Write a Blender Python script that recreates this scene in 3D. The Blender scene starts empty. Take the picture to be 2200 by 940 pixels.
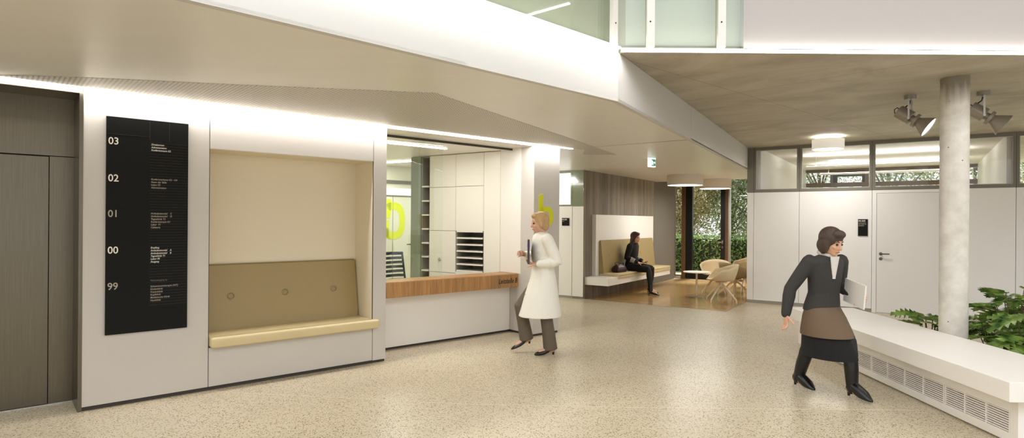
import bpy, bmesh, math, random
from mathutils import Vector, Matrix, Euler
random.seed(7)
R = math.radians
S = bpy.context.scene
COL = S.collection
H_EYE = 1.55
ANG_A, ANG_B = R(41.27), R(-34.2)
A0 = Vector((-3.448, 4.785, 0))
def A(s, d, z=0.0):           # frame of the reception wall: s along it, d into it
    c, n = math.cos(ANG_A), math.sin(ANG_A)
    return Vector((A0.x + c*s - n*d, A0.y + n*s + c*d, z))
def B(a, b, z=0.0):           # frame of the office partition and the lounge
    c, n = math.cos(ANG_B), math.sin(ANG_B)
    return Vector((c*a - n*b, n*a + c*b, z))
FA = dict(loc=tuple(A0), rotz=ANG_A)
FB = dict(loc=(0, 0, 0), rotz=ANG_B)

# ------------------------------------------------------------------ materials
def lin(c):
    return tuple((x/12.92 if x <= .04045 else ((x+.055)/1.055)**2.4) for x in [v/255 for v in c])
def newmat(name):
    m = bpy.data.materials.new(name); m.use_nodes = True
    nt = m.node_tree; nt.nodes.clear()
    o = nt.nodes.new('ShaderNodeOutputMaterial')
    return m, nt, o
def node(nt, t, **kw):
    n = nt.nodes.new(t)
    for k, v in kw.items():
        if k in n.inputs: n.inputs[k].default_value = v
        else: setattr(n, k, v)
    return n
def mat(name, col, rough=.5, metal=0., var=.0, scale=6., bump=0., bscale=60., coat=0., stretch=None, spec=.5, sub=0.):
    m, nt, o = newmat(name)
    b = node(nt, 'ShaderNodeBsdfPrincipled'); nt.links.new(b.outputs[0], o.inputs[0])
    c = lin(col) + (1,)
    b.inputs['Base Color'].default_value = c; b.inputs['Roughness'].default_value = rough
    b.inputs['Metallic'].default_value = metal; b.inputs['Coat Weight'].default_value = coat
    b.inputs['Specular IOR Level'].default_value = spec
    if var or bump:
        tc = node(nt, 'ShaderNodeTexCoord'); mp = node(nt, 'ShaderNodeMapping')
        nt.links.new(tc.outputs['Object'], mp.inputs[0])
        if stretch: mp.inputs['Scale'].default_value = stretch
    if var:
        n = node(nt, 'ShaderNodeTexNoise', Scale=scale, Detail=5.)
        nt.links.new(mp.outputs[0], n.inputs['Vector'])
        r = node(nt, 'ShaderNodeMapRange'); r.inputs[1].default_value = .3; r.inputs[2].default_value = .7
        r.inputs[3].default_value = 1-var; r.inputs[4].default_value = 1+var
        nt.links.new(n.outputs[0], r.inputs[0])
        mx = node(nt, 'ShaderNodeVectorMath', operation='SCALE'); mx.inputs[0].default_value = c[:3]
        nt.links.new(r.outputs[0], mx.inputs['Scale']); nt.links.new(mx.outputs[0], b.inputs['Base Color'])
    if bump:
        n2 = node(nt, 'ShaderNodeTexNoise', Scale=bscale, Detail=3.)
        nt.links.new(mp.outputs[0], n2.inputs['Vector'])
        bp = node(nt, 'ShaderNodeBump', Strength=bump, Distance=.01)
        nt.links.new(n2.outputs[0], bp.inputs['Height']); nt.links.new(bp.outputs[0], b.inputs['Normal'])
    return m
def emit(name, col, strength):
    m, nt, o = newmat(name)
    e = node(nt, 'ShaderNodeEmission', Strength=strength); e.inputs[0].default_value = lin(col) + (1,)
    nt.links.new(e.outputs[0], o.inputs[0]); return m
def glass(name, tint=(235, 245, 238), refl=1.0, rough=0.0):
    m, nt, o = newmat(name)
    t = node(nt, 'ShaderNodeBsdfTransparent'); t.inputs[0].default_value = lin(tint) + (1,)
    g = node(nt, 'ShaderNodeBsdfGlossy', Roughness=rough); g.inputs[0].default_value = (1, 1, 1, 1)
    f = node(nt, 'ShaderNodeFresnel', IOR=1.5)
    ml = node(nt, 'ShaderNodeMath', operation='MULTIPLY'); ml.inputs[1].default_value = refl
    mx = node(nt, 'ShaderNodeMixShader')
    ge = node(nt, 'ShaderNodeNewGeometry'); iv = node(nt, 'ShaderNodeMath', operation='SUBTRACT'); iv.inputs[0].default_value = 1.
    m2 = node(nt, 'ShaderNodeMath', operation='MULTIPLY'); nt.links.new(ge.outputs['Backfacing'], iv.inputs[1])
    nt.links.new(f.outputs[0], ml.inputs[0]); nt.links.new(ml.outputs[0], m2.inputs[0]); nt.links.new(iv.outputs[0], m2.inputs[1]); nt.links.new(m2.outputs[0], mx.inputs[0])
    nt.links.new(t.outputs[0], mx.inputs[1]); nt.links.new(g.outputs[0], mx.inputs[2]); nt.links.new(mx.outputs[0], o.inputs[0])
    return m
def ramp(nt, fac, stops):
    r = node(nt, 'ShaderNodeValToRGB'); el = r.color_ramp.elements
    while len(el) < len(stops): el.new(.5)
    for e, (p, c) in zip(el, stops): e.position = p; e.color = tuple(c) + (1,)
    nt.links.new(fac, r.inputs[0]); return r
def mixc(nt, fac, a, b, mode='MIX'):
    m = node(nt, 'ShaderNodeMix', data_type='RGBA', blend_type=mode)
    if isinstance(fac, (int, float)): m.inputs[0].default_value = fac
    else: nt.links.new(fac, m.inputs[0])
    for k, v in ((6, a), (7, b)):
        if isinstance(v, tuple): m.inputs[k].default_value = v + (1,)
        else: nt.links.new(v, m.inputs[k])
    return m.outputs[2]
def terrazzo():
    m, nt, o = newmat('terrazzo')
    b = node(nt, 'ShaderNodeBsdfPrincipled'); nt.links.new(b.outputs[0], o.inputs[0])
    tc = node(nt, 'ShaderNodeTexCoord'); P = tc.outputs['Object']
    big = node(nt, 'ShaderNodeTexNoise', Scale=.55, Detail=4.); nt.links.new(P, big.inputs['Vector'])
    base = ramp(nt, big.outputs[0], [(.3, lin((190, 176, 148))), (.7, lin((211, 198, 170)))])
    v1 = node(nt, 'ShaderNodeTexVoronoi', Scale=84.); nt.links.new(P, v1.inputs['Vector'])
    sep = node(nt, 'ShaderNodeSeparateColor'); nt.links.new(v1.outputs['Color'], sep.inputs[0])
    col = base.outputs[0]
    def speck(chan, lo, hi, c, rad):
        nonlocal col
        a = node(nt, 'ShaderNodeMath', operation='GREATER_THAN'); nt.links.new(sep.outputs[chan], a.inputs[0]); a.inputs[1].default_value = lo
        d = node(nt, 'ShaderNodeMath', operation='LESS_THAN'); nt.links.new(v1.outputs['Distance'], d.inputs[0]); d.inputs[1].default_value = rad
        k = node(nt, 'ShaderNodeMath', operation='MULTIPLY'); nt.links.new(a.outputs[0], k.inputs[0]); nt.links.new(d.outputs[0], k.inputs[1])
        col = mixc(nt, k.outputs[0], col, c)
    speck(0, .82, 1, lin((84, 73, 56)), .42)
    speck(1, .84, 1, lin((226, 216, 194)), .42)
    speck(2, .86, 1, lin((138, 112, 80)), .48)
    v2 = node(nt, 'ShaderNodeTexNoise', Scale=160., Detail=2.); nt.links.new(P, v2.inputs['Vector'])
    rr = ramp(nt, v2.outputs[0], [(.35, (.78, .78, .78)), (.65, (1.1, 1.1, 1.1))])
    col = mixc(nt, 1.0, col, rr.outputs[0], 'MULTIPLY')
    nt.links.new(col, b.inputs['Base Color'])
    b.inputs['Roughness'].default_value = .34; b.inputs['Coat Weight'].default_value = .12; b.inputs['Coat Roughness'].default_value = .2
    return m
def parquet():
    m, nt, o = newmat('parquet')
    b = node(nt, 'ShaderNodeBsdfPrincipled'); nt.links.new(b.outputs[0], o.inputs[0])
    tc = node(nt, 'ShaderNodeTexCoord')
    br = node(nt, 'ShaderNodeTexBrick', Scale=1.); nt.links.new(tc.outputs['Object'], br.inputs['Vector'])
    br.inputs['Color1'].default_value = lin((196, 162, 112)) + (1,); br.inputs['Color2'].default_value = lin((176, 142, 94)) + (1,)
    br.inputs['Mortar'].default_value = lin((128, 98, 60)) + (1,); br.inputs['Mortar Size'].default_value = .0015
    br.inputs['Brick Width'].default_value = .9; br.inputs['Row Height'].default_value = .09
    mp = node(nt, 'ShaderNodeMapping'); mp.inputs['Scale'].default_value = (2, 40, 1); nt.links.new(tc.outputs['Object'], mp.inputs[0])
    n = node(nt, 'ShaderNodeTexNoise', Scale=2., Detail=5.); nt.links.new(mp.outputs[0], n.inputs['Vector'])
    rr = ramp(nt, n.outputs[0], [(.3, (.8, .8, .8)), (.7, (1.12, 1.1, 1.05))])
    nt.links.new(mixc(nt, 1.0, br.outputs[0], rr.outputs[0], 'MULTIPLY'), b.inputs['Base Color'])
    b.inputs['Roughness'].default_value = .22; b.inputs['Coat Weight'].default_value = .4; b.inputs['Coat Roughness'].default_value = .1
    return m
def wood_front():
    m, nt, o = newmat('oak_veneer')
    b = node(nt, 'ShaderNodeBsdfPrincipled'); nt.links.new(b.outputs[0], o.inputs[0])
    tc = node(nt, 'ShaderNodeTexCoord')
    mp = node(nt, 'ShaderNodeMapping'); mp.inputs['Scale'].default_value = (28, 28, 1.6); nt.links.new(tc.outputs['Object'], mp.inputs[0])
    n = node(nt, 'ShaderNodeTexNoise', Scale=1.4, Detail=8., Distortion=.6); nt.links.new(mp.outputs[0], n.inputs['Vector'])
    r1 = ramp(nt, n.outputs[0], [(.25, lin((140, 100, 58))), (.55, lin((172, 128, 78))), (.8, lin((190, 149, 97)))])
    n2 = node(nt, 'ShaderNodeTexNoise', Scale=3.2, Detail=1.); mp2 = node(nt, 'ShaderNodeMapping'); mp2.inputs['Scale'].default_value = (1, 1, .02)
    nt.links.new(tc.outputs['Object'], mp2.inputs[0]); nt.links.new(mp2.outputs[0], n2.inputs['Vector'])
    r2 = ramp(nt, n2.outputs[0], [(.35, (.86, .84, .8)), (.65, (1.08, 1.06, 1.02))])
    nt.links.new(mixc(nt, 1., r1.outputs[0], r2.outputs[0], 'MULTIPLY'), b.inputs['Base Color'])
    b.inputs['Roughness'].default_value = .4
    return m
def boards():          # board-marked concrete: vertical plank prints
    m, nt, o = newmat('board_marked_concrete')
    b = node(nt, 'ShaderNodeBsdfPrincipled'); nt.links.new(b.outputs[0], o.inputs[0])
    tc = node(nt, 'ShaderNodeTexCoord')
    sp = node(nt, 'ShaderNodeSeparateXYZ'); nt.links.new(tc.outputs['Object'], sp.inputs[0])
    a = node(nt, 'ShaderNodeMath', operation='DIVIDE'); nt.links.new(sp.outputs[1], a.inputs[0]); a.inputs[1].default_value = .105
    fl = node(nt, 'ShaderNodeMath', operation='FLOOR'); nt.links.new(a.outputs[0], fl.inputs[0])
    wn = node(nt, 'ShaderNodeTexWhiteNoise', noise_dimensions='1D'); nt.links.new(fl.outputs[0], wn.inputs['W'])
    r1 = ramp(nt, wn.outputs[0], [(0., lin((116, 107, 94))), (1., lin((144, 134, 118)))])
    mp = node(nt, 'ShaderNodeMapping'); mp.inputs['Scale'].default_value = (20, 20, 1.2); nt.links.new(tc.outputs['Object'], mp.inputs[0])
    n = node(nt, 'ShaderNodeTexNoise', Scale=1.5, Detail=6.); nt.links.new(mp.outputs[0], n.inputs['Vector'])
    r2 = ramp(nt, n.outputs[0], [(.3, (.72, .72, .72)), (.7, (1.15, 1.14, 1.12))])
    nt.links.new(mixc(nt, 1., r1.outputs[0], r2.outputs[0], 'MULTIPLY'), b.inputs['Base Color'])
    b.inputs['Roughness'].default_value = .8
    bp = node(nt, 'ShaderNodeBump', Strength=.3, Distance=.01); nt.links.new(n.outputs[0], bp.inputs['Height']); nt.links.new(bp.outputs[0], b.inputs['Normal'])
    return m
def slab_concrete():
    m, nt, o = newmat('ceiling_concrete')
    b = node(nt, 'ShaderNodeBsdfPrincipled'); nt.links.new(b.outputs[0], o.inputs[0])
    tc = node(nt, 'ShaderNodeTexCoord'); P = tc.outputs['Object']
    mp = node(nt, 'ShaderNodeMapping'); mp.inputs['Scale'].default_value = (1.3, .8, 1); nt.links.new(P, mp.inputs[0])
    n = node(nt, 'ShaderNodeTexNoise', Scale=1.0, Detail=10., Roughness=.6, Distortion=1.4); nt.links.new(mp.outputs[0], n.inputs['Vector'])
    r1 = ramp(nt, n.outputs[0], [(.25, lin((150, 140, 123))), (.5, lin((175, 166, 149))), (.75, lin((194, 186, 171)))])
    sp = node(nt, 'ShaderNodeSeparateXYZ'); nt.links.new(P, sp.inputs[0])
    col = r1.outputs[0]
    for ch, per, off in ((0, 2.66, 53.2-5.77), (1, 2.5, 52.5)):
        a = node(nt, 'ShaderNodeMath', operation='ADD'); nt.links.new(sp.outputs[ch], a.inputs[0]); a.inputs[1].default_value = off
        md = node(nt, 'ShaderNodeMath', operation='MODULO'); nt.links.new(a.outputs[0], md.inputs[0]); md.inputs[1].default_value = per
        lt = node(nt, 'ShaderNodeMath', operation='LESS_THAN'); nt.links.new(md.outputs[0], lt.inputs[0]); lt.inputs[1].default_value = .008
        col = mixc(nt, lt.outputs[0], col, lin((126, 116, 98)))
    nt.links.new(col, b.inputs['Base Color']); b.inputs['Roughness'].default_value = .6
    return m
def column_concrete():
    m, nt, o = newmat('column_concrete')
    b = node(nt, 'ShaderNodeBsdfPrincipled'); nt.links.new(b.outputs[0], o.inputs[0])
    tc = node(nt, 'ShaderNodeTexCoord'); P = tc.outputs['Object']
    n = node(nt, 'ShaderNodeTexNoise', Scale=5., Detail=8., Roughness=.65); nt.links.new(P, n.inputs['Vector'])
    r1 = ramp(nt, n.outputs[0], [(.3, lin((190, 183, 170))), (.7, lin((222, 217, 208)))])
    v = node(nt, 'ShaderNodeTexVoronoi', Scale=11.); nt.links.new(P, v.inputs['Vector'])
    sc = node(nt, 'ShaderNodeSeparateColor'); nt.links.new(v.outputs['Color'], sc.inputs[0])
    g = node(nt, 'ShaderNodeMath', operation='GREATER_THAN'); nt.links.new(sc.outputs[0], g.inputs[0]); g.inputs[1].default_value = .72
    l = node(nt, 'ShaderNodeMath', operation='LESS_THAN'); nt.links.new(v.outputs['Distance'], l.inputs[0]); l.inputs[1].default_value = .07
    k = node(nt, 'ShaderNodeMath', operation='MULTIPLY'); nt.links.new(g.outputs[0], k.inputs[0]); nt.links.new(l.outputs[0], k.inputs[1])
    col = mixc(nt, k.outputs[0], r1.outputs[0], lin((92, 84, 72)))
    sp = node(nt, 'ShaderNodeSeparateXYZ'); nt.links.new(P, sp.inputs[0])
    mp = node(nt, 'ShaderNodeMapping'); mp.inputs['Scale'].default_value = (18, 18, 2); nt.links.new(P, mp.inputs[0])
    n2 = node(nt, 'ShaderNodeTexNoise', Scale=1., Detail=3.); nt.links.new(mp.outputs[0], n2.inputs['Vector'])
    ad = node(nt, 'ShaderNodeMath', operation='MULTIPLY_ADD'); nt.links.new(n2.outputs[0], ad.inputs[0]); ad.inputs[1].default_value = .25; nt.links.new(sp.outputs[2], ad.inputs[2])
    st = ramp(nt, ad.outputs[0], [(0., (1, 1, 1)), (1., (1, 1, 1))])
    mr = node(nt, 'ShaderNodeMapRange'); mr.inputs[1].default_value = 2.86; mr.inputs[2].default_value = 3.06
    nt.links.new(ad.outputs[0], mr.inputs[0])
    col = mixc(nt, mr.outputs[0], col, lin((128, 119, 104)))
    nt.links.new(col, b.inputs['Base Color']); b.inputs['Roughness'].default_value = .55
    return m
def perforated():
    m, nt, o = newmat('perforated_panel')
    b = node(nt, 'ShaderNodeBsdfPrincipled'); nt.links.new(b.outputs[0], o.inputs[0])
    tc = node(nt, 'ShaderNodeTexCoord'); sp = node(nt, 'ShaderNodeSeparateXYZ'); nt.links.new(tc.outputs['Object'], sp.inputs[0])
    ds = []
    for ch in (0, 1):
        a = node(nt, 'ShaderNodeMath', operation='DIVIDE'); nt.links.new(sp.outputs[ch], a.inputs[0]); a.inputs[1].default_value = .03
        f = node(nt, 'ShaderNodeMath', operation='FRACT'); nt.links.new(a.outputs[0], f.inputs[0])
        s = node(nt, 'ShaderNodeMath', operation='SUBTRACT'); nt.links.new(f.outputs[0], s.inputs[0]); s.inputs[1].default_value = .5
        q = node(nt, 'ShaderNodeMath', operation='MULTIPLY'); nt.links.new(s.outputs[0], q.inputs[0]); nt.links.new(s.outputs[0], q.inputs[1]); ds.append(q)
    ad = node(nt, 'ShaderNodeMath', operation='ADD'); nt.links.new(ds[0].outputs[0], ad.inputs[0]); nt.links.new(ds[1].outputs[0], ad.inputs[1])
    lt = node(nt, 'ShaderNodeMath', operation='LESS_THAN'); nt.links.new(ad.outputs[0], lt.inputs[0]); lt.inputs[1].default_value = .065
    nt.links.new(mixc(nt, lt.outputs[0], lin((205, 200, 190)), lin((95, 85, 72))), b.inputs['Base Color'])
    b.inputs['Roughness'].default_value = .5
    return m
def brushed(name, col, rough=.32):
    return mat(name, col, rough, 1., var=.1, scale=3., stretch=(60, 60, .8))
def leafmat(name, c1, c2):
    m, nt, o = newmat(name)
    b = node(nt, 'ShaderNodeBsdfPrincipled', Roughness=.32)
    tr = node(nt, 'ShaderNodeBsdfTranslucent')
    tc = node(nt, 'ShaderNodeTexCoord'); n = node(nt, 'ShaderNodeTexNoise', Scale=9., Detail=2.)
    nt.links.new(tc.outputs['Object'], n.inputs['Vector'])
    r = ramp(nt, n.outputs[0], [(.35, lin(c1)), (.65, lin(c2))])
    nt.links.new(r.outputs[0], b.inputs['Base Color']); nt.links.new(r.outputs[0], tr.inputs[0])
    mx = node(nt, 'ShaderNodeMixShader'); mx.inputs[0].default_value = .35
    nt.links.new(b.outputs[0], mx.inputs[1]); nt.links.new(tr.outputs[0], mx.inputs[2]); nt.links.new(mx.outputs[0], o.inputs[0])
    return m

M = {}
M['terrazzo'] = terrazzo(); M['parquet'] = parquet(); M['oak'] = wood_front(); M['boards'] = boards()
M['slab'] = slab_concrete(); M['column'] = column_concrete(); M['perf'] = perforated()
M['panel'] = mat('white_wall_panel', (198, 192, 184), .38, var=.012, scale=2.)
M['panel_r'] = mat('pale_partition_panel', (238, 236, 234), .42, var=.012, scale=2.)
M['soffit'] = mat('soffit_paint', (220, 216, 208), .34, var=.02, scale=1.2, stretch=(1, 4, 1))
M['fascia'] = mat('fascia_paint', (196, 193, 188), .45)
M['niche'] = mat('niche_lining', (228, 217, 193), .5)
M['plinth'] = mat('dark_plinth', (58, 52, 44), .6)
M['plinth_grey'] = mat('grey_baseboard', (158, 152, 140), .5)
M['steel'] = brushed('brushed_steel', (108, 101, 87), .3)
M['chrome'] = mat('chrome', (190, 186, 178), .18, 1.)
M['alu'] = mat('satin_aluminium', (196, 192, 184), .35, .8)
M['seatleather'] = mat('cream_leather', (208, 190, 146), .38, bump=.08, bscale=300)
M['backleather'] = mat('olive_leather', (158, 138, 92), .42, bump=.08, bscale=300)
M['button'] = mat('button_leather', (150, 131, 87), .4)
M['black'] = mat('matt_black_sign', (24, 23, 21), .65, spec=.15)
M['blackframe'] = mat('black_frame', (16, 15, 14), .4)
M['ink'] = mat('black_lettering', (20, 18, 16), .5)
M['white_ink'] = mat('white_lettering', (236, 230, 220), .5)
M['grey_ink'] = mat('grey_lettering', (168, 158, 142), .5)
M['dim_ink'] = mat('dim_lettering', (104, 98, 88), .5)
M['line_ink'] = mat('sign_rule', (84, 79, 71), .6)
M['lime'] = mat('lime_film', (212, 214, 8), .5)
M['lime_b'] = mat('bright_lime_film', (226, 240, 20), .5)
M['white'] = mat('white_lacquer', (236, 232, 225), .35)
M['white_cab'] = mat('cabinet_lacquer', (232, 229, 218), .3)
M['white_bench'] = mat('white_mineral', (238, 233, 226), .4)
M['cabdark'] = mat('cabinet_inside', (128, 124, 110), .6)
M['frame_g'] = mat('grey_green_frame', (120, 116, 104), .45)
M['frame_light'] = mat('frame_gasket', (196, 194, 184), .4)
M['green_glass'] = mat('green_grey_glass_panel', (128, 136, 112), .12, coat=.5)
M['brown'] = mat('brown_timber_frame', (104, 76, 46), .5, var=.08, scale=8, stretch=(4, 4, .5))
M['taupe'] = mat('taupe_lintel', (112, 98, 84), .6)
M['curtain'] = mat('grey_curtain', (128, 123, 114), .75)
M['cream_shell'] = mat('cream_felt', (212, 194, 158), .75, bump=.1, bscale=400)
M['shaded_shell'] = mat('shaded_felt', (160, 140, 100), .75, bump=.1, bscale=400)  # shell colour darkened for the shade on the rear chairs
M['legs'] = mat('cream_leg', (222, 206, 178), .4)
M['drum'] = mat('lamp_drum', (214, 206, 192), .6)
M['drum_glow'] = mat('glowing_lamp_fabric', (240, 236, 226), .7)
for _n in M['drum_glow'].node_tree.nodes:
    if _n.type == 'BSDF_PRINCIPLED': _n.inputs['Emission Color'].default_value = (1, .95, .86, 1); _n.inputs['Emission Strength'].default_value = .35
M['spot'] = mat('spot_grey', (150, 142, 130), .38, .35)
M['cable'] = mat('black_cable', (18, 17, 16), .5)
M['glass'] = glass('clear_glass')
M['glass_off'] = glass('office_glass', (251, 253, 250), 1.2)
M['glass_bal'] = glass('balustrade_glass', (246, 249, 244), 1.6)
M['glass_win'] = glass('window_glass', (250, 250, 250), 1.0)
M['led'] = emit('led_strip', (255, 248, 236), 14.)
M['lamp'] = emit('lamp_diffuser', (255, 246, 230), 5.)
M['lamp_hot'] = emit('spot_lens', (255, 252, 246), 4.)
M['lit'] = emit('lit_pane', (255, 253, 244), 1.8)
M['exitwhite'] = emit('sign_white', (246, 255, 250), 1.6)
M['exitgreen'] = emit('sign_green', (66, 150, 108), .9)
M['skin'] = mat('skin', (206, 158, 128), .5)
M['lips'] = mat('lips', (160, 84, 76), .45)
M['eye'] = mat('eye_dark', (34, 26, 22), .25)
M['coat'] = mat('white_coat_cotton', (232, 228, 216), .8, bump=.9, bscale=1., stretch=(14, 14, 5))
M['trousers'] = mat('taupe_trousers', (96, 85, 70), .85, bump=.9, bscale=1., stretch=(14, 14, 4))
M['shoe'] = mat('black_shoe_leather', (14, 13, 13), .3)
M['blonde'] = mat('blond_hair', (186, 150, 104), .6, var=.2, scale=40, stretch=(1, 1, .2))
M['brownhair'] = mat('dark_brown_hair', (62, 46, 36), .55, var=.25, scale=40, stretch=(1, 1, .2))
M['redhair'] = mat('dark_red_hair', (58, 28, 24), .5, var=.25, scale=40, stretch=(1, 1, .2))
M['jacket'] = mat('charcoal_jacket', (52, 49, 46), .85, bump=.9, bscale=1., stretch=(12, 12, 7))
M['tunic'] = mat('brown_tunic', (104, 84, 64), .85, bump=.9, bscale=1., stretch=(14, 14, 4))
M['skirt'] = mat('black_skirt', (13, 12, 12), .9, bump=.9, bscale=1., stretch=(14, 14, 4))
M['scarf'] = mat('pale_collar', (208, 202, 194), .8)
M['folder'] = mat('dark_folder', (58, 54, 58), .5)
M['violet'] = mat('violet_band', (64, 44, 122), .5)
M['paper'] = mat('paper', (228, 224, 216), .7)
M['bag'] = mat('burgundy_bag', (50, 16, 20), .4)
M['leaf'] = leafmat('philodendron_leaf', (52, 88, 34), (150, 178, 88))
M['stem'] = mat('plant_stem', (88, 74, 44), .7)
M['soil'] = mat('soil', (58, 46, 34), .95, bump=.5, bscale=60)
M['hedge'] = leafmat('hedge_leaf', (70, 104, 46), (164, 190, 106))
M['tree1'] = leafmat('tree_leaf', (86, 104, 66), (176, 188, 140))
M['tree2'] = leafmat('autumn_leaf', (140, 132, 84), (206, 190, 142))
M['bark'] = mat('bark', (96, 84, 72), .9)
M['lawn'] = mat('lawn', (176, 186, 140), .95, var=.15, scale=3)
M['mesh'] = mat('chair_mesh', (58, 58, 60), .7)
M['slot'] = mat('chair_slot', (150, 148, 142), .7)
M['plastic'] = mat('dark_plastic', (34, 34, 35), .5)

# ------------------------------------------------------------------ mesh helpers
class MB:
    def __init__(self): self.bm = bmesh.new()
    def box(self, x0, x1, y0, y1, z0, z1, bev=0., seg=2, mtx=None):
        b = bmesh.new(); bmesh.ops.create_cube(b, size=1.)
        for v in b.verts:
            v.co = Vector(((x0+x1)/2+v.co.x*abs(x1-x0), (y0+y1)/2+v.co.y*abs(y1-y0), (z0+z1)/2+v.co.z*abs(z1-z0)))
        if bev: bmesh.ops.bevel(b, geom=list(b.edges), offset=bev, segments=seg, affect='EDGES', profile=.5)
        self.add(b, mtx); return self
    def add(self, b, mtx=None):
        if mtx is not None: bmesh.ops.transform(b, matrix=mtx, verts=b.verts)
        me = bpy.data.meshes.new('tmp'); b.to_mesh(me); b.free(); self.bm.from_mesh(me); bpy.data.meshes.remove(me)
    def prism(self, pts, z0, z1):
        lo = [self.bm.verts.new((p[0], p[1], z0)) for p in pts]; hi = [self.bm.verts.new((p[0], p[1], z1)) for p in pts]
        n = len(pts)
        self.bm.faces.new(lo[::-1]); self.bm.faces.new(hi)
        for i in range(n): self.bm.faces.new((lo[i], lo[(i+1) % n], hi[(i+1) % n], hi[i]))
        return self
    def extrude_xz(self, pts, y0, y1):      # polygon in x,z, extruded along y
        lo = [self.bm.verts.new((p[0], y0, p[1])) for p in pts]; hi = [self.bm.verts.new((p[0], y1, p[1])) for p in pts]
        n = len(pts); self.bm.faces.new(lo); self.bm.faces.new(hi[::-1])
        for i in range(n): self.bm.faces.new((lo[i], hi[i], hi[(i+1) % n], lo[(i+1) % n]))
        return self
    def extrude_yz(self, pts, x0, x1):
        lo = [self.bm.verts.new((x0, p[0], p[1])) for p in pts]; hi = [self.bm.verts.new((x1, p[0], p[1])) for p in pts]
        n = len(pts); self.bm.faces.new(lo[::-1]); self.bm.faces.new(hi)
        for i in range(n): self.bm.faces.new((lo[i], lo[(i+1) % n], hi[(i+1) % n], hi[i]))
        return self
    def loft(self, rings, cap=True):
        vs = [[self.bm.verts.new(p) for p in r] for r in rings]; n = len(vs[0])
        for a, b in zip(vs, vs[1:]):
            for i in range(n): self.bm.faces.new((a[i], a[(i+1) % n], b[(i+1) % n], b[i]))
        if cap: self.bm.faces.new(vs[0][::-1]); self.bm.faces.new(vs[-1])
        return self
    def ell(self, rings, n=20):             # rings of (cx,cy,cz, rx, ry): horizontal ellipses
        return self.loft([[(c[0]+c[3]*math.cos(2*math.pi*i/n), c[1]+c[4]*math.sin(2*math.pi*i/n), c[2]) for i in range(n)] for c in rings])
    def tube(self, pts, rad, n=12, dome=True):
        pts = [Vector(p) for p in pts]
        if not isinstance(rad, (list, tuple)): rad = [rad]*len(pts)
        rings = []; up = None; N = len(pts)
        P = list(pts); Rr = list(rad)
        if dome:
            d0 = (P[0]-P[1]).normalized(); d1 = (P[-1]-P[-2]).normalized()
            P = [P[0]+d0*Rr[0]*.9, P[0]+d0*Rr[0]*.6] + P + [P[-1]+d1*Rr[-1]*.6, P[-1]+d1*Rr[-1]*.9]
            Rr = [Rr[0]*.42, Rr[0]*.8] + Rr + [Rr[-1]*.8, Rr[-1]*.42]
        N = len(P)
        for i in range(N):
            t = (P[min(i+1, N-1)]-P[max(i-1, 0)]).normalized()
            if up is None:
                up = Vector((0, 0, 1)) if abs(t.z) < .9 else Vector((1, 0, 0))
            s = t.cross(up).normalized(); up = s.cross(t).normalized()
            rings.append([P[i]+(s*math.cos(2*math.pi*k/n)+up*math.sin(2*math.pi*k/n))*Rr[i] for k in range(n)])
        return self.loft(rings)
    def lathe(self, prof, n=32, mtx=None, cap=True):
        b = MB(); b.loft([[(r*math.cos(2*math.pi*k/n), r*math.sin(2*math.pi*k/n), z) for k in range(n)] for r, z in prof], cap)
        self.add(b.bm, mtx); return self
    def ball(self, c, r, mtx=None, u=16, v=12):
        b = bmesh.new(); bmesh.ops.create_uvsphere(b, u_segments=u, v_segments=v, radius=1.)
        if not isinstance(r, (list, tuple)): r = (r, r, r)
        m = Matrix.Translation(c) @ (mtx or Matrix.Identity(4)) @ Matrix.Diagonal((r[0], r[1], r[2], 1))
        self.add(b, m); return self
    def poly(self, pts):
        self.bm.faces.new([self.bm.verts.new(p) for p in pts]); return self

def link(o, parent=None):
    COL.objects.link(o)
    if parent: o.parent = parent
    return o
def obj(name, mb, m, parent=None, loc=(0, 0, 0), rotz=0., smooth=False, ang=35, norm=True):
    bm = mb.bm if isinstance(mb, MB) else mb
    if norm: bmesh.ops.recalc_face_normals(bm, faces=bm.faces)
    me = bpy.data.meshes.new(name); bm.to_mesh(me); bm.free()
    ms = m if isinstance(m, (list, tuple)) else [m]
    for k in ms: me.materials.append(k)
    if smooth:
        me.shade_smooth()
        me.set_sharp_from_angle(angle=R(ang))
    o = bpy.data.objects.new(name, me); link(o, parent)
    o.location = loc; o.rotation_euler = (0, 0, rotz)
    return o
def struct(name, mb, m, loc=(0, 0, 0), rotz=0., parent=None, **k):
    o = obj(name, mb, m, parent, loc, rotz, **k)
    if parent is None: o['kind'] = 'structure'
    return o
def sempty(name, loc=(0, 0, 0), rotz=0.):
    o = bpy.data.objects.new(name, None); link(o); o.location = loc; o.rotation_euler = (0, 0, rotz); o['kind'] = 'structure'
    return o
def thing(name, label, cat, loc=(0, 0, 0), rotz=0., group=None):
    o = bpy.data.objects.new(name, None); link(o); o.location = loc; o.rotation_euler = (0, 0, rotz)
    o['label'] = label; o['category'] = cat
    if group: o['group'] = group
    return o
def tag(o, label, cat, group=None):
    o['label'] = label; o['category'] = cat
    if group: o['group'] = group
    return o
def dup(root, loc, rotz, label=None, group=None):
    r = root.copy(); COL.objects.link(r); r.location = loc; r.rotation_euler = (0, 0, rotz)
    if label: r['label'] = label
    if group: r['group'] = group
    def rec(src, dst):
        for ch in [c for c in bpy.data.objects if c.parent == src]:
            c = ch.copy(); COL.objects.link(c); c.parent = dst; rec(ch, c)
    rec(root, r)
    return r
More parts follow.
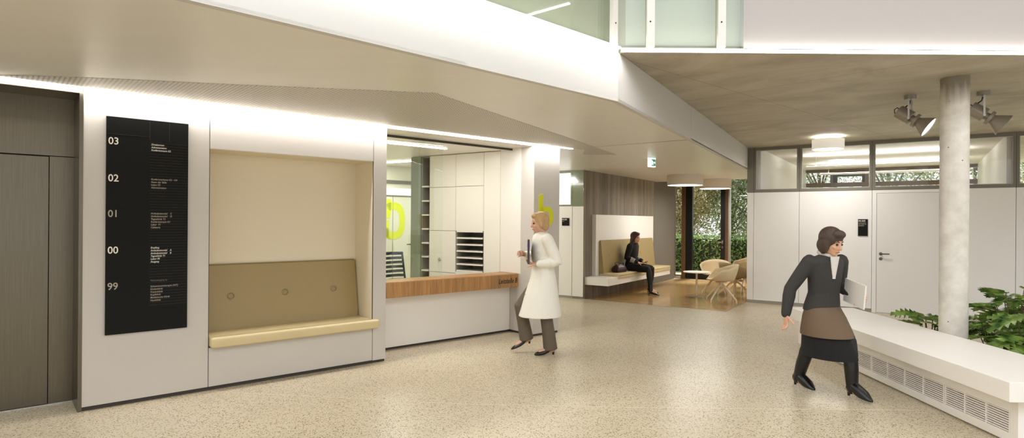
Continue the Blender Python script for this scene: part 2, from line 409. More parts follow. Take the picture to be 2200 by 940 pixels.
def bake(mb, voxel, smooth=4, fac=.5):      # closed pieces fused into one continuous skin
    me = bpy.data.meshes.new('t')
    bmesh.ops.recalc_face_normals(mb.bm, faces=mb.bm.faces)
    mb.bm.to_mesh(me); mb.bm.free()
    o = bpy.data.objects.new('t', me); COL.objects.link(o)
    r = o.modifiers.new('r', 'REMESH'); r.mode = 'VOXEL'; r.voxel_size = voxel
    if smooth:
        s = o.modifiers.new('s', 'SMOOTH'); s.iterations = smooth; s.factor = fac
    dg = bpy.context.evaluated_depsgraph_get(); dg.update()
    me2 = bpy.data.meshes.new_from_object(o.evaluated_get(dg))
    b = bmesh.new(); b.from_mesh(me2)
    bpy.data.objects.remove(o); bpy.data.meshes.remove(me); bpy.data.meshes.remove(me2)
    return b
def text_bm(body, size, shear=0., weight=0., sx=1., align='LEFT', spacing=1.):
    cu = bpy.data.curves.new('t', 'FONT'); cu.body = body; cu.size = size; cu.shear = shear
    cu.offset = weight*size; cu.align_x = align; cu.space_line = spacing; cu.resolution_u = 3
    o = bpy.data.objects.new('t', cu); COL.objects.link(o)
    dg = bpy.context.evaluated_depsgraph_get(); dg.update()
    me = bpy.data.meshes.new_from_object(o.evaluated_get(dg))
    b = bmesh.new(); b.from_mesh(me)
    for v in b.verts: v.co.x *= sx
    bpy.data.objects.remove(o); bpy.data.curves.remove(cu); bpy.data.meshes.remove(me)
    return b
def wall_text(mb, body, size, x, y, z, **k):   # lettering standing on a wall, read from -y
    b = text_bm(body, size, **k)
    mb.add(b, Matrix.Translation((x, y, z)) @ Matrix.Rotation(R(90), 4, 'X'))
def area(name, p0, p1, width, power, aim, col=(1, 1, 1.01)):    # a long lamp between two points shining along aim
    p0, p1 = Vector(p0), Vector(p1)
    l = bpy.data.lights.new(name, 'AREA'); l.shape = 'RECTANGLE'; l.size = (p1-p0).length; l.size_y = width
    l.energy = power; l.color = col
    o = bpy.data.objects.new(name, l); COL.objects.link(o)
    x = (p1-p0).normalized(); z = -Vector(aim).normalized(); y = z.cross(x).normalized(); z = x.cross(y).normalized()
    m = Matrix((x, y, z)).transposed().to_4x4(); m.translation = (p0+p1)/2; o.matrix_world = m
    return o

# ================================================================== SETTING
b = MB(); b.prism([(-11, -5), (13, -5), (17, 14), B(4, 18.3)[:2], B(-6, 18.3)[:2], (-9, 16)], -.25, 0.)
struct('floor', b, M['terrazzo'])
b = MB(); b.box(-5.562, -2.80, 10.73, 16.45, -.002, .004)
struct('floor_parquet', b, M['parquet'], **FB)
b = MB(); b.box(-5.562, -2.80, 10.705, 10.73, -.002, .006).box(-2.80, -2.775, 10.705, 12.2, -.002, .006)
struct('trim_1', b, M['alu'], **FB)
b = MB(); b.prism([(-2.62, 5.375), (-.4, 5.065), (1.2, 5.0), (3.55, 4.985), (3.55, 4.992), (1.2, 5.007), (-.4, 5.072), (-2.62, 5.382)], -.002, .0012)
struct('trim_2', b, mat('joint_strip', (214, 204, 182), .35))

# --- reception wall (frame A)
W0, W1 = .012, .16
b = MB()
b.box(0.012, .942, W0-.012, W1, .035, 2.575)                # left panel behind the directory
b.box(.948, 2.581, 0, .44, 2.19, 2.575)                     # above the niche
b.box(.948, 2.581, 0, .3, .035, .385)                       # below the bench seat
b.box(2.587, 2.743, 0, .60, .03, 2.575)                     # pier between niche and counter
b.box(-3.4, -1.62, 0, .16, .03, 2.575); b.box(-1.62, -.0, 0, .4, 2.553, 2.575)
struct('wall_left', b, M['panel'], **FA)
b = MB()
for x in (.9425, 2.581): b.box(x, x+.006, .004, .012, .035, 2.575 if x > 2 else 2.575)
b.box(.006, .012, .002, .012, .03, 2.575)
struct('trim_7', b, M['plinth'], **FA)
b = MB(); b.box(.005, 2.74, .02, .3, 0, .035).box(2.76, 4.97, .50, .60, 0, .04).box(-3.4, -1.62, .02, .1, 0, .03)
b.box(4.985, 5.46, .012, .6, 0, .03)
struct('baseboard_left', b, M['plinth'], **FA)
b = MB()
b.box(.945, 2.584, .42, .46, .385, 2.20); b.box(2.5845, 2.5865, .005, .44, .385, 2.19); b.box(.942, .947, .16, .44, .385, 2.19); b.box(.948, 2.584, .008, .44, 2.186, 2.1895)
struct('wall_niche', b, M['niche'], **FA)
b = MB(); b.box(4.978, 5.47, 0, .70, .03, 2.575)
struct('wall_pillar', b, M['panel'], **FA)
b = MB(); b.box(4.9745, 4.978, .26, .695, .83, 2.572); struct('pillar_lit_side', b, M['white'], **FA)  # white sheet standing in for office light on the pillar side
# elevator
ev = sempty('door_1', tuple(A(-.8, .4)), ANG_A)
def evp(name, *bx, m='steel'):
    b = MB()
    for q in bx: b.box(*q)
    return struct(name, b, M[m], parent=ev)
evp('door_leaf', (-.72, .617, 0, .04, .012, 2.058))
evp('side_panel', (.623, .80, -.006, .04, .0, 2.062))
evp('transom_panel', (-.82, .80, -.012, .04, 2.068, 2.553))
evp('door_frame', (.80, .802, -.4, 0, 0, 2.553), (.785, .812, -.402, .0, 0, 2.556), (-.84, -.82, -.40, .04, 0, 2.556), (-.82, .79, -.402, .0, 2.548, 2.556))
evp('backing', (-.84, .82, .05, .08, 0, 2.56), m='plinth')
b = MB(); b.box(-.82, .79, -.01, .03, 0., .008); struct('door_sill', b, M['alu'], parent=ev)

# --- ceilings
F0, F1, F2 = Vector((-6.0, -1.39, 0)), Vector((.905, 5.15, 0)), Vector((4.57, 11.62, 0))
ZS = 2.59
b = MB()
pts = [F0, F1, F2, B(-2.78, 12.4), B(-2.78, 14.85), B(-6.3, 14.85), B(-9.5, 11.3), A(5.47, 3.2), A(5.47, 0.002), A(-6.5, .002)]
b.prism([p[:2] for p in pts], ZS, ZS+.02)
struct('ceiling', b, M['soffit'])
b = MB()
pf = [(-3.756, 4.36), (-3.213, 4.405), (-2.161, 4.613), (-1.017, 4.806), (-.632, 4.863), (-.007, 6.08), (.581, 7.195), (1.62, 9.25)]
loc = []
ca, sa = math.cos(-ANG_A), math.sin(-ANG_A)
for x, y in pf:
    dx, dy = x-A0.x, y-A0.y
    loc.append((ca*dx-sa*dy, sa*dx+ca*dy))
loc += [(6.35, .35), (5.9, -.075), (-.78, -.075)]
b.prism(loc, ZS-.0025, ZS-.0005)
struct('ceiling_perforated', b, M['perf'], **FA)
b = MB(); b.prism([p[:2] for p in (A(5.69, -.06), A(5.695, -.06), F1.lerp(F2, .366)+Vector((-.03, .02, 0)), F1.lerp(F2, .36)+Vector((-.03, .02, 0)))], ZS-.001, ZS+.001)
struct('trim_3', b, mat('soffit_joint', (150, 144, 132), .6))
# fascia of the soffit: two runs with panel joints
def run(mbx, p, q, t, z0, z1):
    d = (q-p).normalized(); n = Vector((-d.y, d.x, 0))*t
    mbx.prism([p[:2], q[:2], (q+n)[:2], (p+n)[:2]], z0, z1)
b = MB(); run(b, F0, F1, .05, ZS-.003, 3.03)
b2 = F1.lerp(F2, .365)
run(b, F1, b2-(F2-F1).normalized()*.003, .05, ZS-.003, 3.008); run(b, b2+(F2-F1).normalized()*.003, F2, .05, ZS-.003, 3.008)
struct('beam', b, M['fascia'])
b = MB(); cp = [(.95, 5.16), (13, 5.16), (17, 14), B(4.5, 18.2)[:2], B(-2.6, 18.2)[:2], B(-2.6, 16.7)[:2], B(-7.2, 16.7)[:2], (0.2, 13), (.86, 5.3)]
b.prism([(ca*(x-A0.x)-sa*(y-A0.y), sa*(x-A0.x)+ca*(y-A0.y)) for x, y in cp], 3.01, 3.04)
struct('ceiling_concrete', b, M['slab'], **FA)
b = MB(); b.box(-2.55, 1.16, 12.38, 18.1, 2.998, 3.009); struct('ceiling_meeting', b, mat('meeting_ceiling', (214, 208, 200), .6), **FB)
# upper floor edge, white upstand and wall above
b = MB(); b.prism([(1.985, 5.15), (12, 5.15), (12, 5.35), (1.985, 5.35)], 3.045, 6.2)
struct('wall_upper', b, mat('upper_wall_paint', (190, 184, 181), .6))
b = MB(); b.prism([(.9, 5.24), (1.985, 5.24), (1.985, 5.32), (.9, 5.32)], 3.045, 6.2)
b.prism([(.93, 5.15), (12, 5.15), (12, 5.24), (.93, 5.24)], 3.012, 3.05)
fd = (F1-F0).normalized(); fn = Vector((-fd.y, fd.x, 0))
run(b, F0+fn*.09, F1+fn*.09, .06, 3.0, 6.2); run(b, F0, F1, .12, 3.03, 3.06)
struct('wall_gallery', b, mat('gallery_wall', (186, 187, 175), .5))

# --- partition wall with the office door (frame B, along e1 at e2 = 12.26)
E2 = 12.26
joints = [-2.775, -2.651, -1.845, -.678, 1.271, 3.2, 5.2]
b = MB()
g = .003
DL, DR = -.607, .405
for i in range(len(joints)-1):
    x0, x1 = joints[i]+g, joints[i+1]-g
    if i == 3:
        b.box(x0, DL-.003, E2, E2+.11, .0, 2.14); b.box(DR+.003, x1, E2, E2+.11, .07, 2.14); b.box(DL-.003, DR+.003, E2, E2+.11, 2.09, 2.14)
    else: b.box(x0, x1, E2, E2+.11, .062, 2.14)
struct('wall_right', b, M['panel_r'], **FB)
b = MB(); b.box(-2.77, -.682, E2+.014, E2+.1, 0, .062).box(DR+.01, 5.2, E2+.014, E2+.1, 0, .062)
struct('baseboard_right', b, M['plinth_grey'], **FB)
b = MB(); b.box(-2.775, -2.655, E2-.002, E2+.11, 2.14, 3.01)
struct('trim_4', b, M['frame_g'], **FB)
for k in range(1, 6):
    x0, x1 = joints[k]+.002, joints[k+1]-.002
    b = MB(); fw = .036
    b.box(x0, x0+fw, E2-.004, E2+.1, 2.142, 3.009); b.box(x1-fw, x1, E2-.004, E2+.1, 2.142, 3.009)
    b.box(x0+fw, x1-fw, E2-.004, E2+.1, 2.142, 2.142+.055); b.box(x0+fw, x1-fw, E2-.004, E2+.1, 3.009-.055, 3.009)
    w = struct('window_%d' % k, b, M['frame_g'], **FB)
    b = MB(); i0, i1, j0, j1 = x0+fw, x1-fw, 2.197, 2.954
    for q in ((i0, i0+.01, j0, j1), (i1-.01, i1, j0, j1), (i0+.01, i1-.01, j0, j0+.01), (i0+.01, i1-.01, j1-.01, j1)):
        b.box(q[0], q[1], E2+.012, E2+.06, q[2], q[3])
    struct('glazing_bead', b, M['frame_light'], parent=w)
    b = MB(); b.box(i0+.005, i1-.005, E2+.03, E2+.036, j0+.005, j1-.005); struct('pane', b, M['glass_win'], parent=w)
d2 = sempty('door_2', tuple(B((DL+DR)/2, E2)), ANG_B); hw = (DR-DL)/2
b = MB(); b.box(-hw+.002, hw-.002, -.001, .045, .008, 2.086); struct('door_leaf', b, mat('door_paint', (230, 227, 224), .4), parent=d2)
b = MB(); b.box(-hw-.002, -hw+.001, .003, .1, 0, 2.09).box(hw-.001, hw+.002, .003, .1, 0, 2.09).box(-hw, hw, .003, .1, 2.087, 2.0905); struct('door_frame', b, M['plinth'], parent=d2)
b = MB(); b.lathe([(.026, 0), (.026, .009), (.02, .011)], 24, Matrix.Translation((-hw+.065, -.001, 1.03)) @ Matrix.Rotation(R(90), 4, 'X'))
b.tube([(-hw+.065, -.005, 1.03), (-hw+.065, -.045, 1.03), (-hw+.075, -.055, 1.03), (-hw+.19, -.055, 1.03)], .0095, 10)
struct('door_handle', b, M['steel'], parent=d2, smooth=True)
b = MB(); b.lathe([(.026, 0), (.026, .009), (.02, .011)], 24, Matrix.Translation((-hw+.065, -.001, .945)) @ Matrix.Rotation(R(90), 4, 'X')); b.box(-hw+.061, -hw+.069, -.016, -.01, .93, .95)
struct('lock_rosette', b, M['steel'], parent=d2, smooth=True)

# --- lounge and meeting room shells
b = MB(); b.box(-2.775, -2.55, E2+.11, 18.1, 0, 3.01); struct('wall_lounge', b, M['panel_r'], **FB)
b = MB(); b.box(1.16, 1.30, E2+.11, 18.1, 0, 3.01); struct('wall_meeting', b, M['panel_r'], **FB)
b = MB(); b.box(-5.80, -5.562, 10.735, 14.62, 0, 3.01); struct('wall_boarded', b, M['boards'], **FB)
b = MB(); b.box(-5.80, -5.64, 14.62, 16.5, 0, 3.01); struct('wall_curtained', b, M['taupe'], **FB)
# back wall with a glazed band beside the boarded wall
b = MB(); b.box(-9.6, -5.820, 10.73, 10.84, .045, 1.86).box(-5.814, -5.562, 10.73, 10.735, .045, 1.86).box(-5.814, -5.80, 10.73, 10.84, .045, 1.86)
struct('wall_back', b, M['white'], **FB)
b = MB(); b.box(-9.6, -5.57, 10.742, 10.84, 0, .045); struct('baseboard_back', b, M['plinth_grey'], **FB)
b = MB(); b.box(-5.812, -5.562, 10.729, 10.736, 1.863, 2.589); w = struct('window_6', b, M['green_glass'], **FB)
b = MB(); b.box(-7.0, -5.816, 10.73, 10.80, 1.863, 1.90).box(-7.0, -5.816, 10.73, 10.80, 2.54, 2.589).box(-5.856, -5.816, 10.73, 10.80, 1.90, 2.54)
struct('window_frame', b, M['green_glass'], parent=w)
b = MB(); b.box(-7.0, -5.856, 10.75, 10.756, 1.90, 2.54); struct('pane', b, M['lit'], parent=w)
# --- lounge facade (e2 = 16.5)
FE = 16.5
w7 = sempty('window_7', tuple(B(-5.6, FE)), ANG_B)
def wp(root, x0, name, m, *bx):
    b = MB()
    for q in bx: b.box(q[0]-x0, q[1]-x0, q[2], q[3], q[4], q[5])
    return struct(name, b, M[m], parent=root)
wp(w7, -5.6, 'window_frame', 'brown', (-5.46, -5.35, -.06, .10, 0, 3.0), (-6.1, -5.46, -.04, .1, 0, .09))
wp(w7, -5.6, 'sill', 'alu', (-6.1, -5.46, -.1, -.04, .0, .06))
wp(w7, -5.6, 'pane', 'glass_win', (-6.1, -5.46, .03, .036, .09, 3.0))
d3 = sempty('door_3', tuple(B(-4.8, FE)), ANG_B)
wp(d3, -4.8, 'door_frame', 'blackframe', (-5.35, -5.168, -.04, .08, 0, 3.0), (-4.401, -4.275, -.04, .08, 0, 3.0), (-5.168, -4.401, -.03, .06, 0, .216), (-5.168, -4.401, -.03, .06, 2.86, 3.0))
wp(d3, -4.8, 'pane', 'glass_win', (-5.168, -4.401, .01, .016, .216, 2.86))
b = MB()
for k in range(14): b.ball((-5.14+.055*k+4.8, .005, 1.315), (.012, .002, .012), u=8, v=6)
struct('safety_dot', b, M['white_ink'], parent=d3)
b = MB(); b.box(.43, .47, -.05, -.04, .98, 1.08); b.tube([(.45, -.045, 1.03), (.45, -.09, 1.03), (.33, -.09, 1.03)], .011, 8); b.box(.435, .465, -.05, -.04, .86, .93)
struct('door_handle', b, M['chrome'], parent=d3, smooth=True)
w8 = sempty('window_8', tuple(B(-3.5, FE)), ANG_B)
wp(w8, -3.5, 'window_frame', 'brown', (-4.275, -4.20, -.06, .10, 0, 3.0), (-4.165, -2.78, -.04, .1, 0, .06))
wp(w8, -3.5, 'mullion', 'alu', (-4.20, -4.165, -.05, .1, 0, 3.0))
wp(w8, -3.5, 'pane', 'glass_win', (-4.165, -2.78, .03, .036, .06, 3.0))
b = MB()
for k in range(24): b.ball((-.62+.055*k, .025, 1.315), (.012, .002, .012), u=8, v=6)
struct('safety_dot', b, M['white_ink'], parent=w8)
# --- meeting-room facade (e2 = 18.1)
w9 = sempty('window_9', tuple(B(-.7, 18.1)), ANG_B)
wp(w9, -.7, 'lintel', 'taupe', (-2.55, 1.16, -.1, .1, 2.925, 3.01))
wp(w9, -.7, 'window_frame', 'taupe', (-1.96, -1.89, -.08, .1, 0, 2.925), (-1.16, -1.08, -.08, .1, 0, 2.925), (-2.55, 1.16, -.05, .05, 2.53, 2.64))
wp(w9, -.7, 'sash', 'blackframe', (-1.89, -1.80, -.04, .06, 0, 2.925), (-1.225, -1.16, -.04, .06, 0, 2.925), (-1.8, -1.225, -.04, .06, 2.80, 2.925))
wp(w9, -.7, 'pane', 'glass_win', (-2.55, 1.16, .02, .026, .05, 2.925))
# --- reception office shell
b = MB(); b.box(2.745, 5.9, .47, 4.3, 2.565, 2.585); b.box(2.75, 4.975, .02, .47, 2.57, 2.585)
struct('ceiling_office', b, M['white'], **FA)
b = MB(); b.box(2.9, 6.3, 4.0, 4.08, 0, 2.57); struct('wall_office', b, mat('office_wall', (232, 236, 216), .5), **FA)
b = MB(); b.box(2.60, 2.74, .60, 4.0, 0, 2.57); struct('wall_office_left', b, M['white'], **FA)
b = MB(); b.box(2.745, 4.976, .44, .475, 2.545, 2.57); struct('trim_5', b, M['plinth'], **FA)
b = MB(); b.box(5.13, 5.136, 3.995, 4.0, 0, 2.0).box(4.4, 6.0, 3.99, 4.0, 2.0, 2.02).box(4.4, 6.0, 3.97, 4.0, 2.24, 2.30); struct('trim_6', b, M['frame_g'], **FA)
b = MB(); b.box(4.4, 6.0, 3.992, 4.0, 2.03, 2.15); struct('window_10', b, M['lit'], **FA)

# --- column
b = MB(); b.lathe([(.122, 0), (.122, 3.012)], 48); struct('column', b, M['column'], loc=(4.415, 5.975, 0), smooth=True)

# ================================================================== LINEAR LIGHTS
def strip(label, frame, box):
    b = MB(); b.box(*box); o = obj('linear_light', b, M['led'], **frame); tag(o, label, 'light')
strip('long white light line along the top of the reception wall', FA, (-3.3, 5.68, -.06, -.022, ZS-.010, ZS-.002))
b = MB(); run(b, F0-fn*.03, F1-fn*.03, .025, 3.035, 3.05)
tag(obj('linear_light', b, M['led']), 'white light line along the foot of the angled glass balustrade', 'light')
b = MB(); b.prism([(.95, 5.115), (12, 5.115), (12, 5.145), (.95, 5.145)], 3.018, 3.034)
tag(obj('linear_light', b, M['led']), 'straight white light line under the white upper wall above the concrete ceiling', 'light')
strip('white light strip on the ceiling of the reception office', FA, (2.9, 4.28, 1.04, 1.09, 2.555, 2.564))
b = MB(); p, q = A(4.55, 3.7), A(4.86, 2.72); run(b, p, q, .06, 2.55, 2.564)
tag(obj('linear_light', b, M['led']), 'short white light strip at the back of the reception office', 'light')

b = MB(); run(b, Vector((9.6, 3.6, 0)), Vector((8.45, 5.08, 0)), .06, 6.17, 6.198)  # added unseen lamp, placed for its reflection in the angled glass
tag(obj('linear_light', b, M['led']), 'added unseen light line high above the hall, reflected in the balustrade glass', 'light')

# ================================================================== DIRECTORY BOARD
db = thing('directory_board', 'tall black floor directory board with white numbers 03 to 99 on wall', 'sign', tuple(A(.163, 0, .596)), ANG_A)
DBW, DBH = .602, 1.79
b = MB(); b.box(0, DBW, -.022, -.001, 0, DBH); obj('panel', b, M['black'], db)
yy = -.0232
def zrow(py): # height on the board from its own grid
    return py-.596
nums = [('03', 2.159, 'white_ink', .9), ('02', 1.855, 'white_ink', .9), ('01', 1.563, 'grey_ink', .8), ('00', 1.263, 'white_ink', 1.), ('99', .966, 'grey_ink', .8)]
for t, z, m, _ in nums:
    b = MB(); wall_text(b, t, .082, .012, yy, z-.596, weight=.012, sx=.92); obj('floor_number', b, M[m], db)
lists = [
 (['Direktorium', 'Administration', 'Konferenzraum K5'], 2.193, 'white_ink'),
 (['Konferenzr\u00e4ume K2 \u2013 K4', 'Raum der Stille', 'Labor F2', 'Administration'], 1.898, 'grey_ink'),
 (['Ambulanzmodul    C', 'Ambulanzmodul    D', 'Tagesklinik T2', 'Konferenzraum K1', 'Labor  F1', 'Cafeteria'], 1.607, 'grey_ink'),
 (['Empfang', 'Ambulanzmodul    A', 'Ambulanzmodul    B', 'Tagesklinik T1', 'Labor F0', 'Ausgang'], 1.316, 'white_ink')]
LS = .0238
for ls, z, m in lists:
    b = MB()
    for i, t in enumerate(ls): wall_text(b, t, .0215, .318, yy, z-.596-.019-LS*i, shear=.22, weight=.008, sx=.88)
    obj('destination_list', b, M[m], db)
b = MB(); wall_text(b, 'Patientengang zu', .0215, .318, yy, 1.018-.596, shear=.22, sx=.88); obj('destination_heading', b, M['dim_ink'], db)
b = MB()
for i, t in enumerate(['Schwerionentherapie (HIT)', 'Kinderklinik', 'Frauenklinik', 'Kopfklinik', 'Medizinische Klinik', 'Hautklinik']):
    wall_text(b, t, .0215, .318, yy, .968-.596-LS*i, shear=.22, weight=.006, sx=.88)
obj('destination_list', b, M['grey_ink'], db)
b = MB()
for i in range(60):
    z = 2.2-.596-.0238*1.24*i/1.24
    if z < .2: break
    if all(abs((z)-(zz-.596)) > .004 for zz in (2.25,)): b.box(.308, DBW-.004, yy+.0002, -.0221, z-.0045, z-.0038)
b.box(.003, .31, yy+.0002, -.0221, 2.243-.596, 2.244-.596); b.box(.308, .309, yy+.0002, -.0221, 1.62, DBH-.01); b.box(.455, .456, yy+.0002, -.0221, 1.62, DBH-.01)
obj('ruled_lines', b, M['line_ink'], db)

# ================================================================== NICHE BENCH
nb = thing('upholstered_bench', 'built-in bench with olive backrest and cream seat in reception wall niche', 'bench', tuple(A(1.766, 0, 0)), ANG_A)
hwn = .817
b = MB(); b.box(-hwn+.002, hwn-.003, -.06, .34, .388, .485, .022, 4).box(-hwn+.002, hwn+.045, -.085, -.002, .388, .485, .022, 4); obj('seat', b, M['seatleather'], nb, smooth=True, ang=60)
b = MB()
pr = [(.300, .47), (.395, 1.115), (.418, 1.115), (.418, .47)]
b.extrude_yz(pr, -hwn+.004, hwn-.004); bmesh.ops.bevel(b.bm, geom=list(b.bm.edges), offset=.014, segments=3, affect='EDGES')
bk = obj('backrest', b, M['backleather'], nb, smooth=True, ang=60)
for xx in (-.53, .0, .53):
    f = (.80-.47)/(1.115-.47); y = .300+f*.095
    b = MB(); b.lathe([(.029, -.002), (.034, .003), (.033, .009), (.026, .011), (.022, .003), (.006, .002)], 24, Matrix.Translation((xx, y+.001, .80)) @ Matrix.Rotation(R(90-8), 4, 'X'))
    obj('button', b, M['button'], bk, smooth=True)

# ================================================================== RECEPTION DESK
rd = thing('reception_desk', 'reception desk with oak counter edge lettered Leitstelle B', 'desk', tuple(A(3.86, .3, 0)), ANG_A)
b = MB(); b.box(-1.113, 1.113, .0, .024, .645, .822); b.box(-1.113, 1.113, .024, .385, .800, .826); b.box(-1.113, 1.113, .024, .20, .645, .665)
obj('counter', b, M['oak'], rd)
b = MB(); b.box(-1.113, 1.113, .18, .20, .03, .646); obj('front_panel', b, M['white'], rd)
b = MB(); wall_text(b, 'Leitstelle B', .094, .755, -.0012, .706, shear=.2, weight=.016, sx=.80); obj('lettering', b, M['ink'], rd)
# office glass sliding panes above the counter
for lb, x0, x1, yq in (('wide clear glass pane above the oak counter beside the pier', 2.748, 3.47, .46), ('narrow clear glass pane overlapping beside the open hatch above the counter', 3.44, 3.80, .445)):
    b = MB(); b.box(x0, x1, yq, yq+.008, .828, 2.546); o = obj('glass_screen', b, M['glass_off'], **FA); tag(o, lb, 'glass screen')

# lime letters
def ring(mb, cx, cz, rx, rz, t, a0, a1, y, n=48, th=.003, tx=None):
    tx = tx or t
    for i in range(n):
        p, q = R(a0+(a1-a0)*i/n), R(a0+(a1-a0)*(i+1)/n)
        def P(a, o): # superellipse for a squarish bowl
            c, s = math.cos(a), math.sin(a); e = .8
            sg = lambda v: (abs(v)**e)*(1 if v >= 0 else -1)
            return (cx+sg(c)*(rx-(tx if o else 0)), cz+sg(s)*(rz-(t if o else 0)))
        o0, o1, i0, i1 = P(p, 0), P(q, 0), P(p, 1), P(q, 1)
        mb.extrude_xz([o0, o1, i1, i0], y, y+th)
lt = thing('wall_letter', 'yellow-green letter b on the front of the white pillar', 'letter', tuple(A(5.066, 0, 1.487)), ANG_A)
b = MB(); b.extrude_xz([(0, 0.02), (.085, .02), (.085, .445), (0, .415)], -.0035, -.0005)
ring(b, .142, .132, .142, .138, .072, 0, 360, -.0035, tx=.080); obj('glyph', b, M['lime'], lt)
lt = thing('wall_letter', 'bright lime letter on the white back wall behind the office chair', 'letter', tuple(A(4.86, 4.0, 1.19)), ANG_A)
b = MB(); b.extrude_xz([(.02, .40), (.21, .40), (.235, .50), (.235, .755), (.02, .755)], -.0045, -.001)
b.extrude_xz([(.02, .05), (.20, .05), (.20, .36), (.02, .36)], -.0045, -.001)
ring(b, .285, .355, .25, .345, .135, -150, 125, -.0045, tx=.12); obj('glyph', b, M['lime_b'], lt)

# ================================================================== OFFICE CABINETS (front plane along the partition direction)
PC = A(4.98, .70)
def cab(label, x0, x1, fronts, knob=None, shelves=None, back=.42, slots=None):
    t = thing('storage_cabinet', label, 'cabinet', tuple(PC + (B(1, 0)*((x0+x1)/2))), ANG_B, 'white cupboards of the reception office')
    w = (x1-x0)/2-.002
    b = MB(); b.box(-w, -w+.018, .022, back, 0, 2.56).box(w-.018, w, .022, back, 0, 2.56).box(-w+.018, w-.018, back-.015, back, 0, 2.56).box(-w+.018, w-.018, .022, back, 0, .06).box(-w+.018, w-.018, .022, back, 2.54, 2.56)
    obj('carcass', b, M['cabdark'], t)
    for z0, z1 in fronts:
        b = MB(); b.box(-w+.001, w-.001, 0, .02, z0+.003, z1-.003); d = obj('door', b, M['white_cab'], t)
        if knob and z0 < knob[1] < z1:
            b = MB(); b.lathe([(.0, .0), (.024, 0), (.028, .012), (.022, .02), (.008, .022)], 20, Matrix.Translation((knob[0]-(x0+x1)/2, 0, knob[1])) @ Matrix.Rotation(R(90), 4, 'X'), cap=False)
            obj('knob', b, M['chrome'], d, smooth=True)
    for z in (shelves or []):
        b = MB(); b.box(-w+.018, w-.018, .002, back-.015, z-.011, z+.011); obj('shelf', b, M['white_cab'], t)
    return t
cab('plain tall white cupboard nearest the counter end', -.300, -.002, [(.06, 2.56)])
cab('tall white cupboard with open pigeonhole shelves', -.832, -.300, [(2.07, 2.56), (1.40, 2.07), (.06, .79)], shelves=[.80, .90, .998, 1.097, 1.195, 1.293, 1.392])
cab('tall white cupboard with a round knob on its middle door', -1.362, -.832, [(2.067, 2.56), (1.40, 2.067), (.76, 1.40), (.06, .76)], knob=(-1.141, .955))
t = cab('narrow open white shelf tower at the left end of the cupboards', -1.545, -1.362, [], shelves=[2.087, 1.86, 1.64, 1.42, 1.20, .985, .77, .5, .25])
b = MB(); b.box(-1.76, -1.55, 0, .06, 0, 2.56); o = obj('side_screen', b, M['green_glass'], loc=tuple(PC), rotz=ANG_B); tag(o, 'glossy grey-green upright panel left of the open shelf tower', 'panel')
b = MB(); b.box(-.025, .025, -.02, .02, 0, .028, .006); b.box(-.012, .012, -.015, .015, .028, .05, .004)
q = PC + B(-1.43, .09); tag(obj('shelf_item', b, M['plastic'], loc=(q.x, q.y, 1.212), rotz=ANG_B), 'small dark object on a shelf of the open shelf tower', 'office supply')  # small dark item of no particular kind
b = MB(); b.lathe([(.02, 0), (.02, .01)], 16, Matrix.Translation((0, -.005, 0)) @ Matrix.Rotation(R(90), 4, 'X')); b.tube([(0, -.01, 0), (0, -.05, 0), (-.11, -.05, 0)], .009, 8)
tag(obj('door_handle', b, M['steel'], loc=tuple(A(5.52, 3.99, 1.1)), rotz=ANG_A, smooth=True), 'small metal lever handle on the white back wall of the office', 'handle')
# smoke detector on the office ceiling
b = MB(); b.lathe([(.055, 0), (.055, -.02), (.04, -.035), (.02, -.04)], 24); tag(obj('smoke_detector', b, M['white'], loc=tuple(A(3.42, 1.55, 2.5645)), smooth=True), 'small round smoke detector on the office ceiling', 'smoke detector')
# office chair
oc = thing('office_chair', 'dark office chair with slotted mesh back behind the oak counter', 'office chair', tuple(A(3.78, 1.62, 0)), ANG_A+R(12))
def curved(w, z, bow, lean): return [(w*(i/8*2-1), bow*(1-(i/8*2-1)**2)+lean, z) for i in range(9)]
b = MB()
Z0, Z1 = .52, 1.075
for i in range(10):
    z = Z0+(Z1-Z0)*i/9; w = .20-.012*i/9+.006*math.sin(i*.33*math.pi)
    l = -.05+.09*(i/9)
    top = curved(w, z+.019, .06, l); bot = curved(w, z-.019 if i else z-.03, .06, l)
    for s in range(8):
        v = [top[s], top[s+1], bot[s+1], bot[s]]
        b.poly(v)
o = obj('backrest', b, M['mesh'], oc)
sm = o.modifiers.new('s', 'SOLIDIFY'); sm.thickness = .012
b = MB()
for sx in (-1, 1):
    b.tube([(sx*(.20-.012*k/6+.006), -.05+.09*k/6, Z0-.02+(Z1-Z0+.03)*k/6) for k in range(7)], .014, 8)
b.tube([(x, y, z) for x, y, z in curved(.194, Z1+.012, .06, .04)], .016, 8); obj('back_frame', b, M['plastic'], oc, smooth=True)
b = MB(); b.box(-.235, .235, -.26, .22, .44, .50, .025, 3); obj('seat', b, M['mesh'], oc, smooth=True)
b = MB(); b.tube([(0, 0, .10), (0, 0, .43)], .028, 12); b.tube([(0, .05, .42), (0, .16, .44), (0, .03+.0, .60)], .02, 8); obj('gas_lift', b, M['plastic'], oc, smooth=True)
for k in range(5):
    a = 2*math.pi*k/5
    b = MB(); b.tube([(0, 0, .10), (.29*math.cos(a), .29*math.sin(a), .07)], [.022, .014], 8); lg = obj('base_arm', b, M['plastic'], oc, smooth=True)
    b = MB(); b.lathe([(.028, -.02), (.03, -.012), (.03, .012), (.028, .02)], 16, Matrix.Translation((.29*math.cos(a), .29*math.sin(a), .03)) @ Matrix.Rotation(a, 4, 'Z') @ Matrix.Rotation(R(90), 4, 'X')); obj('caster', b, M['plastic'], lg, smooth=True)
for sx in (-1, 1):
    b = MB(); b.tube([(sx*.23, -.02, .46), (sx*.27, -.02, .50), (sx*.27, -.02, .66)], .015, 8); b.box(sx*.27-.04, sx*.27+.04, -.15, .1, .655, .685, .012, 2); obj('armrest', b, M['plastic'], oc, smooth=True)

